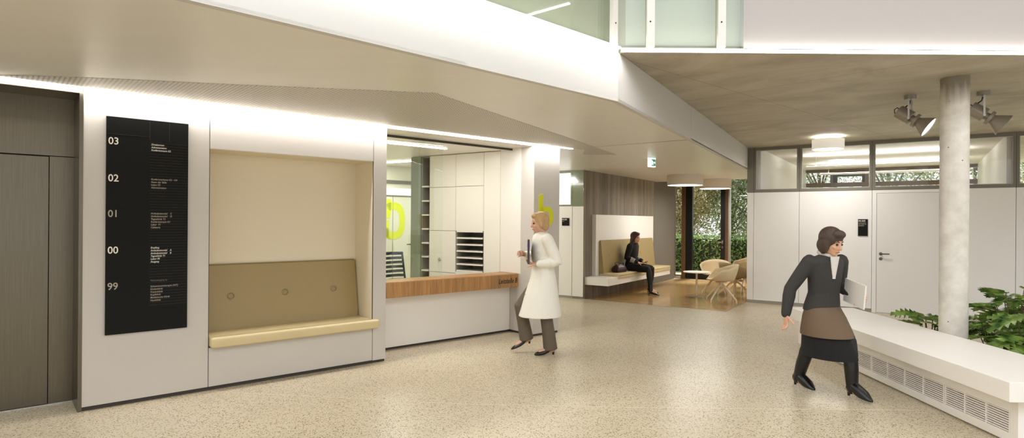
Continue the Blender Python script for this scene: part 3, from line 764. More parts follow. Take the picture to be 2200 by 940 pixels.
# ================================================================== WINDOW BENCH (white, with ventilation grille)
wb = thing('radiator_bench', 'long white bench with slatted ventilation grille along its base', 'bench', (3.53, 4.16, 0), math.atan2(-.155, 3.5))
# local y runs away from the camera, local x to the right
LEN = 3.52
b = MB(); b.box(-.135, .672, -.10, LEN-.02, .343, .48, .004, 2); obj('seat', b, M['white_bench'], wb)
b = MB()
b.box(.0, .04, 0, LEN, .015, .078).box(.0, .04, 0, LEN, .232, .343)
for a0, a1 in ((.0, .07), (3.42, LEN)): b.box(.0, .04, a0, a1, .078, .232)
b.box(.04, .62, 0, .03, .015, .343).box(.04, .62, LEN-.03, LEN, .015, .343).box(.58, .62, .03, LEN-.03, .0, .343).box(.03, .60, .04, LEN-.04, 0, .02)
obj('base', b, M['white_bench'], wb)
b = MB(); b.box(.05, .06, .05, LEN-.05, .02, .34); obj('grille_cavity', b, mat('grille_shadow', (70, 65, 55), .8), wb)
for a0, a1, nb_ in ((.072, .76, 3), (.762, 1.84, 4), (1.842, 3.418, 6)):
    b = MB()
    for k in range(9): z = .0865+.0172*k; b.box(.004, .026, a0+.006, a1-.006, z-.0042, z+.0042)
    for k in range(nb_+1):
        y = a0+.008+(a1-a0-.016)*k/nb_; b.box(.002, .03, y-.006, y+.006, .078, .232)
    obj('grille', b, M['white_bench'], wb)

# ================================================================== CEILING LAMPS
def drum(label, loc, r, h, gap=0.):
    t = thing('drum_lamp', label, 'ceiling lamp', loc)
    b = MB()
    z1 = -gap; n = 64
    b.lathe([(r, z1), (r, z1-h), (r-.012, z1-h), (r-.012, z1)], n, cap=False); b.bm.verts.ensure_lookup_table()
    for k in range(n): b.bm.faces.new((b.bm.verts[k], b.bm.verts[(k+1) % n], b.bm.verts[3*n+(k+1) % n], b.bm.verts[3*n+k]))
    obj('lamp_shade', b, M['drum_glow'] if gap else M['drum'], t, smooth=True)
    b = MB(); b.lathe([(r-.014, z1-h+.012), (r-.014, z1-h+.006)], 48); obj('diffuser', b, M['lamp'], t)
    b = MB(); b.lathe([(.06, 0), (.06, -.02-gap)], 24); obj('ceiling_rose', b, M['drum'], t)
    if gap:
        b = MB(); b.lathe([(r-.03, z1-.012), (r-.03, z1-.004)], 48); obj('uplight', b, M['led'], t)
    return t
drum('grey drum lamp on the lounge ceiling nearer the exit sign', (3.80, 13.15, ZS), .385, .225)
drum('grey drum lamp on the lounge ceiling in front of the glass door', (4.87, 14.36, ZS), .37, .225)
drum('white glowing drum lamp under the concrete ceiling before the partition glazing', (5.30, 10.05, 3.01), .245, .165, .05)
for p in ((3.80, 13.15, ZS-.24), (4.87, 14.36, ZS-.24), (5.30, 10.05, 2.79)):
    l = bpy.data.lights.new('drum_light', 'AREA'); l.shape = 'DISK'; l.size = .72 if p[2] < 2.7 and p[1] > 11 else .42; l.energy = 24; l.color = (1, .98, .94)
    o = bpy.data.objects.new('drum_light', l); COL.objects.link(o); o.location = p
# spotlights
def spot(label, loc, rz):
    t = thing('spotlight', label, 'spotlight', loc, rz)
    b = MB(); b.lathe([(.06, 0), (.06, -.042), (.055, -.046)], 32); obj('canopy', b, M['spot'], t, smooth=True)
    piv = Vector((0.02, 0, -.265)); d = Vector((math.cos(R(36)), 0, -math.sin(R(36))))
    for sy in (-1, 1):
        b = MB(); b.box(-.009, .009, sy*.078-.002, sy*.078+.002, -.275, -.055); b.box(-.009, .009, min(sy*.02, sy*.08), max(sy*.02, sy*.08), -.058, -.046)
        b.lathe([(.013, -.006), (.013, .006)], 16, Matrix.Translation((0, sy*.082, -.266)) @ Matrix.Rotation(R(90), 4, 'X')); obj('bracket', b, M['alu'], t)
    mx = Matrix.Translation(piv) @ Vector((0, 0, 1)).rotation_difference(d).to_matrix().to_4x4()
    b = MB(); b.lathe([(.02, -.165), (.072, -.165), (.076, -.16), (.076, -.012), (.072, -.008), (.03, -.008)], 40, mx); obj('housing', b, M['spot'], t, smooth=True)
    b = MB(); b.lathe([(.04, -.01), (.04, .03)], 32, mx); b.lathe([(.050, .028), (.078, .03), (.078, .062), (.05, .064)], 40, mx); obj('focus_ring', b, M['spot'], t, smooth=True)
    b = MB(); n = 40
    b.lathe([(.05, .06), (.052, .075), (.122, .195), (.122, .199), (.116, .199), (.05, .08)], n, mx, cap=False); obj('reflector_cone', b, M['spot'], t, smooth=True)
    b = MB(); b.lathe([(.112, .188), (.112, .184)], n, mx); obj('lens', b, M['lamp_hot'], t)
    b = MB(); b.tube([(0, .02, -.046), (-.01, .03, -.09), (-.05, .03, -.12)], .007, 8)
    e = mx @ Vector((.02, 0, -.165)); b.tube([tuple(mx @ Vector((-.03, 0, -.16))), tuple(mx @ Vector((-.03, 0, -.2))), tuple(mx @ Vector((.0, 0, -.215))), tuple(mx @ Vector((.03, 0, -.19))), tuple(mx @ Vector((.03, 0, -.16)))], .005, 8)
    obj('cable', b, M['cable'], t, smooth=True)
    l = bpy.data.lights.new('spot_beam', 'SPOT'); l.energy = 4; l.spot_size = R(55); l.spot_blend = .6; l.shadow_soft_size = .05; l.color = (1, .95, .86)
    o = bpy.data.objects.new('spot_beam', l); COL.objects.link(o)
    rm = Matrix.Translation(loc) @ Matrix.Rotation(rz, 4, 'Z')
    dd = (rm.to_3x3() @ d); o.location = rm @ (piv + d*.21); o.rotation_euler = dd.to_track_quat('-Z', 'Y').to_euler()
    return t
spot('grey cone spotlight on the concrete ceiling, first left of the column', (4.517, 6.80, 3.01), R(-44))
spot('grey cone spotlight on the concrete ceiling, first right of the column', (5.176, 6.58, 3.01), R(-31))
# exit sign
ex = thing('exit_sign', 'small lit green and white exit sign hanging from the soffit', 'exit sign', (2.235, 9.60, ZS), R(38))
b = MB(); b.box(-.075, .075, -.022, .022, -.155, -.008, .003, 1); obj('light_box', b, M['exitwhite'], ex)
b = MB(); b.box(-.06, .06, -.012, .012, -.008, 0); obj('ceiling_mount', b, M['alu'], ex)
b = MB(); b.box(-.035, .068, -.0235, -.0222, -.138, -.03); obj('green_field', b, M['exitgreen'], ex)
b = MB(); b.extrude_xz([(.02, -.077), (.042, -.077), (.042, -.062), (.062, -.084), (.042, -.106), (.042, -.091), (.02, -.091)], -.0248, -.0238)
b.extrude_xz([(-.028, -.045), (-.012, -.045), (-.012, -.125), (-.028, -.125)], -.0248, -.0238); b.extrude_xz([(-.006, -.06), (.006, -.06), (.008, -.09), (.016, -.122), (.006, -.122), (-.002, -.098), (-.008, -.12), (-.012, -.115), (-.006, -.09)], -.0248, -.0238)
obj('pictogram', b, M['exitwhite'], ex)
# room signs
def plate(label, loc, rz, w, h, num, lines, ns):
    t = thing('room_sign', label, 'sign', loc, rz)
    b = MB(); b.box(0, w, -.014, -.0005, 0, h); obj('plate', b, M['black'], t)
    b = MB(); wall_text(b, num, ns, .008, -.0148, h-.012-ns*.8, weight=.012, sx=.95); obj('room_number', b, M['white_ink'], t)
    b = MB()
    for i, ws in enumerate(lines):     # small print too fine to read
        x = .010
        for w_ in ws: b.box(x, x+w_, -.0148, -.0142, h-.028-ns-.024*i-.004, h-.028-ns-.024*i+.004); x += w_+.007
    obj('small_print', b, M['grey_ink'], t)
plate('tall black room sign 00.203 beside the white door', tuple(B(-.889, E2, 1.335)), ANG_B, .150, .298, '00.203', [(.112,), (.030, .052, .020), (.082,)], .041)
plate('small square black room sign 00.204 on the white back wall', tuple(B(-6.045, 10.73, 1.47)), ANG_B, .165, .155, '00.204', [(.040,)], .042)

# ================================================================== GLASS BALUSTRADE
bl = thing('glass_balustrade', 'straight glass balustrade with white posts above the concrete ceiling edge', 'balustrade', (.96, 5.13, 3.05))
b = MB(); b.box(0, 1.02, -.006, .006, .012, 1.1); obj('pane', b, M['glass_bal'], bl)
for x in (.21, .815):
    b = MB(); b.box(x-.033, x+.033, -.045, -.008, -.005, 1.1); p = obj('post', b, M['white'], bl)
    b = MB(); b.lathe([(.007, 0), (.007, .004)], 12, Matrix.Translation((x-.005, -.045, .205)) @ Matrix.Rotation(R(90), 4, 'X')); obj('bolt', b, M['plinth'], p)
ag = math.atan2(fd.y, fd.x)
b2 = F0 + fd*((F1-F0).length-3.36)
bl = thing('glass_balustrade', 'angled glass balustrade running along the bright white fascia', 'balustrade', (b2.x, b2.y, 3.055), ag)
L0 = 3.36
b = MB(); b.box(-1.5, 1.70, .028, .040, .01, 1.1); obj('pane', b, M['glass_bal'], bl)
b = MB(); b.box(1.78, 3.27, .028, .040, .02, 1.1); obj('pane', b, M['glass_bal'], bl)
b = MB(); b.box(3.285, 3.36, .028, .040, .02, 1.1); obj('pane', b, M['glass_bal'], bl)
for x in (1.74, 3.30):
    b = MB(); b.box(x-.033, x+.033, -.015, .024, .007, 1.1); p = obj('post', b, M['white'], bl)
    b = MB(); b.lathe([(.007, 0), (.007, .004)], 12, Matrix.Translation((x, -.015, .19)) @ Matrix.Rotation(R(90), 4, 'X')); obj('bolt', b, M['plinth'], p)

# ================================================================== LOUNGE
# pleated curtain
b = MB(); pts = []
n = 46
for i in range(n+1): pts.append((-5.60+(.022 if i % 2 else -.012), 14.64+1.60*i/n))
for i in range(n): b.poly([(pts[i][0], pts[i][1], .01), (pts[i+1][0], pts[i+1][1], .01), (pts[i+1][0], pts[i+1][1], 2.98), (pts[i][0], pts[i][1], 2.98)])
cu = obj('pleated_curtain', b, M['curtain'], **FB); cu.modifiers.new('s', 'SOLIDIFY').thickness = .006
tag(cu, 'grey pleated curtain between the boarded concrete wall and the glass door', 'curtain')
# wall bench
lb = thing('lounge_bench', 'white wall bench with high back panel on the boarded concrete wall', 'bench', tuple(B(-5.562, 12.57)), ANG_B)
y0 = 12.57
b = MB(); b.box(0.001, .09, 11.12-y0, 14.32-y0, .44, 1.70, .003, 1); obj('back_panel', b, M['white'], lb)
b = MB(); b.box(.001, .52, 10.80-y0, 14.34-y0, .285, .44, .003, 1); obj('seat_box', b, M['white'], lb)
b = MB(); b.extrude_xz([(.09, .47), (.20, .47), (.125, 1.17), (.09, 1.17)], 11.26-y0, 14.20-y0); bmesh.ops.bevel(b.bm, geom=list(b.bm.edges), offset=.012, segments=2, affect='EDGES')
bk = obj('backrest', b, M['backleather'], lb, smooth=True, ang=50)
for k in range(5):
    b = MB(); b.lathe([(.022, 0), (.026, .004), (.018, .008)], 16, Matrix.Translation((.158, 11.63-y0+.565*k, .85)) @ Matrix.Rotation(R(84), 4, 'Y')); obj('button', b, M['backleather'], bk, smooth=True)
for a0, a1 in ((11.27, 12.93), (12.99, 14.335)):
    b = MB(); b.box(.10, .535, a0-y0, a1-y0, .435, .495, .014, 2); b.box(.505, .535, a0-y0, a1-y0, .39, .47, .01, 2); obj('seat_cushion', b, M['seatleather'], lb, smooth=True)
# handbag
hb = thing('handbag', 'dark burgundy handbag on the lounge bench beside the seated woman', 'handbag', tuple(B(-5.22, 11.72, .496)), ANG_B+R(80))
b = MB(); b.loft([[(sx*w*.5+.0, sy*d*.5, z) for sx, sy in ((-1, -1), (-.5, -1.08), (.5, -1.08), (1, -1), (1.05, 0), (1, 1), (.5, 1.08), (-.5, 1.08), (-1, 1), (-1.05, 0))] for z, w, d in ((0, .30, .15), (.05, .33, .17), (.11, .31, .13), (.155, .25, .05), (.165, .22, .03))])
obj('bag_body', b, M['bag'], hb, smooth=True, ang=70)
for sy in (-1, 1):
    b = MB(); b.tube([(-.08, sy*.035, .14), (-.07, sy*.06, .19), (0, sy*.075, .205), (.07, sy*.06, .19), (.08, sy*.035, .14)], .007, 8); obj('bag_handle', b, M['plastic'], hb, smooth=True)

# tub chairs
def tub(label, loc, rz, m):
    t = thing('tub_chair', label, 'chair', loc, rz, 'tub chairs in the lounge')
    # shell: inner surface of rotation with rim height that rises to the back (local -x is the back)
    b = MB(); nu, nv = 40, 9; rows = []
    for j in range(nv+1):
        row = []
        f = j/nv
        for i in range(nu):
            a = 2*math.pi*i/nu; back = .5-.5*math.cos(a)      # 0 at front (+x), 1 at back
            side = abs(math.sin(a))
            rim = .44+.20*min(1, (max(0, back-.06)/.32))**1.1+.10*max(0, back-.55)/.45
            if f < .42:
                g = f/.42; r = .235*g; z = .405+.012*(g**3)
            else:
                g = (f-.42)/.58; r = .235+.055*math.sin(g*math.pi/2)+.015*g; z = .417+(rim-.417)*g
            sx = 1.0; sy = 1.05
            row.append(b.bm.verts.new((r*math.cos(a)*sx-.02*g, r*math.sin(a)*sy, z)))
        rows.append(row)
    for j in range(nv):
        for i in range(nu):
            b.bm.faces.new((rows[j][i], rows[j][(i+1) % nu], rows[j+1][(i+1) % nu], rows[j+1][i]))
    bmesh.ops.remove_doubles(b.bm, verts=b.bm.verts, dist=.0005)
    sh = obj('shell', b, m, t, smooth=True, ang=80)
    so = sh.modifiers.new('s', 'SOLIDIFY'); so.thickness = .022; so.offset = -1
    b = MB(); b.lathe([(.0, .415), (.20, .415), (.215, .43), (.20, .448), (.0, .455)], 32, Matrix.Diagonal((1, 1.05, 1, 1)), cap=False); obj('seat_pad', b, m, t, smooth=True)
    b = MB(); b.tube([(0, 0, .30), (0, 0, .40)], .032, 16, dome=False); b.lathe([(.1, .385), (.1, .395)], 24); obj('swivel_post', b, M['legs'], t, smooth=True)
    for k in range(4):
        a = R(45+90*k); c, s = math.cos(a), math.sin(a)
        b = MB(); b.tube([(.02*c, .02*s, .345), (.10*c, .10*s, .29), (.33*c, .33*s, .06), (.335*c, .335*s, .012)], [.02, .018, .014, .012], 10); obj('leg', b, M['legs'], t, smooth=True)
    return t
c1 = tub('cream tub chair on the parquet nearest the white partition end', tuple(B(-3.20, 12.05)), R(172), M['cream_shell'])
def chair_copy(lab, p, rz, m=None):
    d = dup(c1, tuple(p), rz, lab)
    for ch in [c for c in bpy.data.objects if c.parent == d]:
        if m and ch.name.startswith(('shell', 'seat_pad')):
            ch.data = ch.data.copy(); ch.data.materials[0] = m
    return d
chair_copy('shaded tub chair directly behind the nearest cream one', B(-3.14, 12.86), R(20), M['shaded_shell'])
chair_copy('cream tub chair behind the small white table', B(-3.66, 13.28), R(-115))
chair_copy('beige tub chair partly hidden by the partition, in the third row back', B(-3.22, 14.05), R(190), M['shaded_shell'])
chair_copy('beige tub chair farthest back, next to the window', B(-3.42, 14.95), R(200), M['shaded_shell'])
tb = thing('side_table', 'small round white table on a slim post beside the tub chairs', 'table', tuple(B(-3.86, 12.62)), ANG_B+R(10))
b = MB(); b.lathe([(.26, .498), (.275, .505), (.275, .515), (.27, .52)], 48); obj('tabletop', b, M['white'], tb, smooth=True)
b = MB(); b.tube([(0, 0, .01), (0, 0, .50)], .02, 16, dome=False); obj('post', b, M['legs'], tb, smooth=True)
for k in range(4):
    a = R(90*k); b = MB(); b.box(.012, .19, -.018, .018, 0.001, .014, .004, 1, mtx=Matrix.Rotation(a, 4, 'Z')); obj('foot', b, M['chrome'], tb)

# ================================================================== PLANTS
def leaf(mb, base, d, size, droop, roll):
    d = d.normalized(); up = Vector((0, 0, 1)); s = d.cross(up).normalized(); nrm = s.cross(d)
    s = (s*math.cos(roll)+nrm*math.sin(roll)); nrm = s.cross(d)
    lobes = 6
    def pt(u, w, lift=0.): # u along, w across
        z = -droop*u*u
        return base + d*(u*size) + s*(w*size) + nrm*(lift*size) + Vector((0, 0, z*size))
    mid = [pt(i/12, 0, -.02) for i in range(13)]
    vm = [mb.bm.verts.new(p) for p in mid]
    for sg in (-1, 1):
        edge = []
        for i in range(13):
            u = i/12; env = .46*math.sin(math.pi*min(1, (u*.86+.12)))**.8
            lob = 1. if i % 2 == 1 else .42
            if i == 12: env = 0.
            edge.append(mb.bm.verts.new(pt(u+(.07 if i % 2 else -.02)*(1 if i < 12 else 0), sg*env*lob, .05)))
        for i in range(12): 
            f = (vm[i], vm[i+1], edge[i+1], edge[i])
            try: mb.bm.faces.new(f if sg > 0 else f[::-1])
            except ValueError: pass
def plant(label, loc, n, hgt, rad, seed):
    rn = random.Random(seed); t = thing('philodendron', label, 'plant', loc, rn.uniform(0, 6), 'philodendrons behind the white bench')
    sb, lf = MB(), MB()
    for k in range(n):
        a = k*2.4+rn.uniform(-.3, .3); rr = rad*rn.uniform(.35, 1.); h = hgt*rn.uniform(.46, 1.08)*(1-.12*(rr/rad))
        e = Vector((rr*math.cos(a), rr*math.sin(a), h)); o = Vector((.03*math.cos(a), .03*math.sin(a), 0))
        sb.tube([o, o.lerp(e, .5)+Vector((0, 0, .09*h)), e], [.008, .006, .004], 6)
        dd = Vector((math.cos(a), math.sin(a), rn.uniform(-.35, .25)))
        leaf(lf, e, dd, rn.uniform(.22, .33), rn.uniform(.05, .4), rn.uniform(-.5, .5))
    obj('stems', sb, M['stem'], t, smooth=True); obj('leaves', lf, M['leaf'], t, norm=False)
    return t
b = MB(); b.prism([(4.60, 4.94), (5.76, 4.94), (5.76, 7.11), (4.60, 7.11)], 0, .05)
pbed = thing('planting_bed', 'low planting bed with soil behind the white bench', 'planter', (0, 0, 0))
obj('soil', b, M['soil'], pbed)
b = MB()
for q in ((4.56, 4.60, 4.90, 7.15), (5.76, 5.80, 4.90, 7.15), (4.60, 5.76, 4.90, 4.94), (4.60, 5.76, 7.11, 7.15)): b.box(*q, 0, .07)
obj('kerb', b, M['white_bench'], pbed)
pl = [((4.90, 6.03, .05), 20, .58, .17, 'lobed philodendron nearest the column behind the white bench'),
      ((5.20, 6.16, .05), 22, .80, .23, 'tallest lobed philodendron, in the middle of the planting bed'),
      ((4.82, 5.46, .05), 30, .66, .19, 'bushy philodendron right behind the bench edge at the picture border'),
      ((5.50, 6.56, .05), 20, .84, .23, 'lobed philodendron at the back of the planting bed beside the partition'),
      ((4.80, 6.86, .05), 12, .46, .17, 'low philodendron left of the column, leaf tips just above the bench')]
for i, (p, n, h, r, l) in enumerate(pl): plant(l, p, n, h, r, 20+i)

# ================================================================== OUTSIDE
b = MB(); b.prism([B(-30, 18.3)[:2], B(20, 18.3)[:2], B(30, 60)[:2], B(-40, 60)[:2]], -.3, -.02); b.prism([B(-9, 16.6)[:2], B(-2.75, 16.6)[:2], B(-2.75, 18.3)[:2], B(-9, 18.3)[:2]], -.3, -.02)
struct('ground', b, M['lawn'])
def leafcloud(mb, fn, n, size, rn):
    for _ in range(n):
        p, nv = fn()
        a = Vector((rn.gauss(0, 1), rn.gauss(0, 1), rn.gauss(0, 1))); 
        if nv is not None: a = a*.7+nv
        a.normalize(); t = a.orthogonal().normalized(); q = a.cross(t)
        th = rn.uniform(0, 6.28); t, q = t*math.cos(th)+q*math.sin(th), q*math.cos(th)-t*math.sin(th)
        s = size*rn.uniform(.6, 1.3)
        mb.bm.faces.new([mb.bm.verts.new(p+v) for v in (t*s, q*s*.45, -t*s, -q*s*.45)])
rn = random.Random(3)
hd = thing('hedge', 'dense clipped green hedge outside the lounge windows', 'hedge', tuple(B(-6.5, 19.3, -.02)), ANG_B)
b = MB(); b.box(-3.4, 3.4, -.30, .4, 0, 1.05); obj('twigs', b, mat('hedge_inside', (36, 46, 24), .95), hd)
b = MB()
def hf():
    r = rn.random()
    if r < .75: return Vector((rn.uniform(-3.5, 3.5), -.36+rn.gauss(0, .07), rn.uniform(0, 1.16))), Vector((0, -.8, .4))
    return Vector((rn.uniform(-3.5, 3.5), rn.uniform(-.4, .45), 1.12+rn.gauss(0, .06))), Vector((0, -.2, 1))
leafcloud(b, hf, 6500, .045, rn); obj('foliage', b, M['hedge'], hd, norm=False)
def tree(label, loc, h, r, m, seed, n=2600, low=.4):
    rn = random.Random(seed); t = thing('garden_tree', label, 'tree', loc, 0, 'garden trees outside the windows')
    b = MB(); tips = []
    b.tube([(0, 0, 0), (.05, .02, h*.35), (0, .05, h*.7)], [.08, .06, .03], 8)
    for k in range(9):
        a = rn.uniform(0, 6.28); z = h*rn.uniform(low*.6, .75); e = Vector((r*.8*math.cos(a), r*.8*math.sin(a), z+rn.uniform(.2, .35)*h))
        b.tube([(0, 0.02, z*.8), tuple(Vector((0, 0, z)).lerp(e, .5)+Vector((0, 0, .1))), tuple(e)], [.035, .022, .01], 6); tips.append(e)
    obj('trunk', b, M['bark'], t, smooth=True)
    cl = [Vector((rn.uniform(-r, r)*.8, rn.uniform(-r, r)*.8, h*rn.uniform(low, 1.))) for _ in range(14)]+tips
    b = MB()
    def f():
        c = rn.choice(cl); return c+Vector((rn.gauss(0, r*.27), rn.gauss(0, r*.27), rn.gauss(0, h*.08))), None
    leafcloud(b, f, n, .055, rn); obj('crown', b, m, t, norm=False)
    return t
spec = [(-8.2, 22.5, 4.6, 1.3, 1, 'slender pale tree above the hedge, left of the glass door'), (-7.0, 21.8, 3.9, 1.1, 2, 'small yellowish tree above the hedge behind the glass door'), (-5.9, 23.5, 5.2, 1.6, 1, 'leafy green tree behind the right part of the glass door'),
        (-4.6, 22.4, 5.0, 1.3, 1, 'green tree outside the lounge window nearest the partition'), (-9.6, 25, 6, 2., 2, 'tall pale tree far behind the hedge'), (-3.2, 26, 6.4, 2.2, 1, 'broad green tree seen through the first meeting room glazing'),
        (-.9, 25.2, 6.6, 2., 1, 'broad green tree seen through the second meeting room glazing'), (1.6, 26, 6.2, 2.1, 1, 'broad green tree seen through the glazing left of the column'), (3.8, 25.5, 6.0, 2., 2, 'broad pale tree seen through the glazing right of the column')]
for i, (a, bb, h, r, k, l) in enumerate(spec): tree(l, tuple(B(a, bb, -.02)), h, r, M['tree%d' % k], 60+i, n=12000 if a < -4 else 7000, low=.22 if a < -4 else .4)

# ================================================================== PEOPLE
V = Vector
def hframe(c, yaw, pitch):
    return Matrix.Translation(c) @ Matrix.Rotation(R(yaw), 4, 'Z') @ Matrix.Rotation(R(pitch), 4, 'Y')
def head_into(mb, h):
    def ball(c, r): mb.ball((0, 0, 0), 1., h @ Matrix.Translation(c) @ Matrix.Diagonal((r[0], r[1], r[2], 1)), u=24, v=16)
    ball((-.004, 0, .022), (.094, .074, .098)); ball((.024, 0, -.030), (.068, .060, .080)); ball((.052, 0, -.088), (.030, .034, .026))
    ball((.020, 0, -.075), (.050, .052, .034)); ball((.070, 0, .022), (.020, .050, .014))
    for s in (-1, 1): ball((-.002, s*.076, -.012), (.017, .007, .030)); ball((.066, s*.032, -.030), (.018, .022, .018))
    mb.tube([h @ V((.084, 0, .010)), h @ V((.100, 0, -.022)), h @ V((.106, 0, -.036))], [.007, .011, .012], 10)
    for s in (-1, 1): ball((.096, s*.009, -.040), (.008, .007, .006))
    ball((.082, 0, -.064), (.012, .022, .006)); ball((.080, 0, -.074), (.012, .018, .006))
def face_parts(root, body, h, hairmat):
    for s in (-1, 1):
        b = MB(); b.ball(h @ V((.0815, s*.031, .0)), (.0105,)*3, u=12, v=8); obj('eye', b, M['eye'], body, smooth=True)
        b = MB(); b.tube([h @ V((.086, s*.014, .022)), h @ V((.086, s*.032, .028)), h @ V((.073, s*.050, .022))], [.004, .0045, .003], 6); obj('eyebrow', b, hairmat, body, smooth=True)
    b = MB(); b.tube([h @ V((.0885, -.020, -.069)), h @ V((.0955, 0, -.068)), h @ V((.0885, .020, -.069))], [.003, .0055, .003], 8); obj('mouth', b, M['lips'], body, smooth=True)
def hand_into(mb, wrist, d, n, side, curl=30., spread=1.):
    d = V(d).normalized(); n = V(n); n = (n-d*n.dot(d)).normalized(); s = d.cross(n)*side      # s points to the thumb side
    w = V(wrist)
    def ring(p, a, b): return [p+s*a*math.cos(2*math.pi*k/12)+n*b*math.sin(2*math.pi*k/12) for k in range(12)]
    mb.loft([ring(w-d*.02, .024, .019), ring(w+d*.015, .028, .017), ring(w+d*.05, .038, .016), ring(w+d*.085, .040, .014), ring(w+d*.095, .034, .011)])
    for k, (off, L) in enumerate(((.030, .070), (.010, .078), (-.011, .072), (-.030, .056))):
        p = w+d*.082+s*off; dd = d.copy(); pts = [p-d*.01, p]
        for j, f in enumerate((.45, .32, .23)):
            q = Matrix.Rotation(-R(curl*(.6+.25*j))*1., 3, d.cross(n)) @ dd
            dd = (q+s*off*.6*spread*(j == 0)).normalized(); p = p+dd*L*f; pts.append(p.copy())
        mb.tube(pts, [.0088, .0088, .0082, .0076, .0066], 8)
    p = w+d*.022+s*.026; dd = (d*.62+s*.75+n*.25).normalized(); pts = [p-s*.008]
    for f in (.036, .030, .026): pts.append(p.copy()); p = p+dd*f; dd = (dd+d*.35+n*.15).normalized()
    pts.append(p); mb.tube(pts, [.013, .0125, .011, .0095, .008], 8)
def limb(mb, a, b, c, r, n=14):
    a, b, c = V(a), V(b), V(c)
    mb.tube([a, a.lerp(b, .35), a.lerp(b, .75), b, b.lerp(c, .3), b.lerp(c, .7), c], [r[0], r[0]*.97, (r[0]*.35+r[1]*.65), r[1], r[1]*1.02*(r[3] if len(r) > 3 else 1), (r[1]*.4+r[2]*.6), r[2]], n)
def make_body(root, J, hd):
    mb = MB(); P, C, N = V(J['pelvis']), V(J['chest']), V(J['neck'])
    def at(f): return P.lerp(C, f) if f <= 1 else C.lerp(N, f-1)
    mb.ell([(*at(-.30), .05, .09), (*at(-.15), .09, .145), (*at(.1), .10, .155), (*at(.5), .082, .118), (*at(.85), .095, .135), (*at(1.2), .098, .15), (*at(1.6), .085, .15), (*at(1.85), .06, .10), (*at(2.0), .050, .055), (*at(2.15), .048, .05)], 24)
    hc = V(hd.translation); mb.tube([N-V((0, 0, .04)), N.lerp(hc, .4), hc+V((0, 0, -.04))], [.056, .050, .052], 16)
    head_into(mb, hd)
    for s, k in ((1, 'L'), (-1, 'R')):
        a = J[k]
        limb(mb, a['sh'], a['el'], a['wr'], (.046, .036, .026)); hand_into(mb, a['wr'], a['hd'], a['pn'], a.get('ts', s), a.get('curl', 28))
        limb(mb, a['hip'], a['kn'], a['an'], (.074, .050, .036, 1.02))
        an = V(a['an']); d = V(a['toe']).normalized(); mb.tube([an-d*.03+V((0, 0, -.035)), an+d*.06+V((0, 0, -.045)), an+d*.13+d*0+V((0, 0, -.055))], [.034, .034, .024], 12)
    o = obj('body', bake(mb, .0055, 3), M['skin'], root, smooth=True, ang=180)
    return o
def shoe_into(mb, an, d, heel=.05, shaft=0., up=None):
    an = V(an); d = V(d).normalized(); z = V((0, 0, 1)); sole = an.z-.095
    h = V((an.x, an.y, 0))
    s = d.cross(z).normalized()
    def ring(p, wd, top, bot): return [p+s*wd*math.cos(2*math.pi*k/14)+z*((top+bot)/2+(top-bot)/2*math.sin(2*math.pi*k/14)) for k in range(14)]
    b0 = sole
    mb.loft([ring(h-d*.052, .020, b0+.095, b0+heel*.98), ring(h-d*.030, .034+.010*(shaft > 0), b0+.115, b0+heel*.8), ring(h+d*.02, .036+.010*(shaft > 0), b0+.10+.045*(shaft > 0), b0+heel*.55), ring(h+d*.08, .043+.006*(shaft > 0), b0+.064+.05*(shaft > 0), b0+.004), ring(h+d*.135, .042+.004*(shaft > 0), b0+.046+.034*(shaft > 0), b0), ring(h+d*.175, .026, b0+.034, b0), ring(h+d*.195, .010, b0+.022, b0+.002)])
    mb.tube([h-d*.032+z*(b0+heel), h-d*.036+z*(b0+.012)], [.019, .012], 10, dome=False); mb.lathe([(.012, 0), (.012, .014)], 10, Matrix.Translation(h-d*.036+z*b0))
    if shaft: mb.tube([an+z*-.03, an+(V(up)-an)*.35, an+(V(up)-an)*.8], [.047, .058, .062], 16)

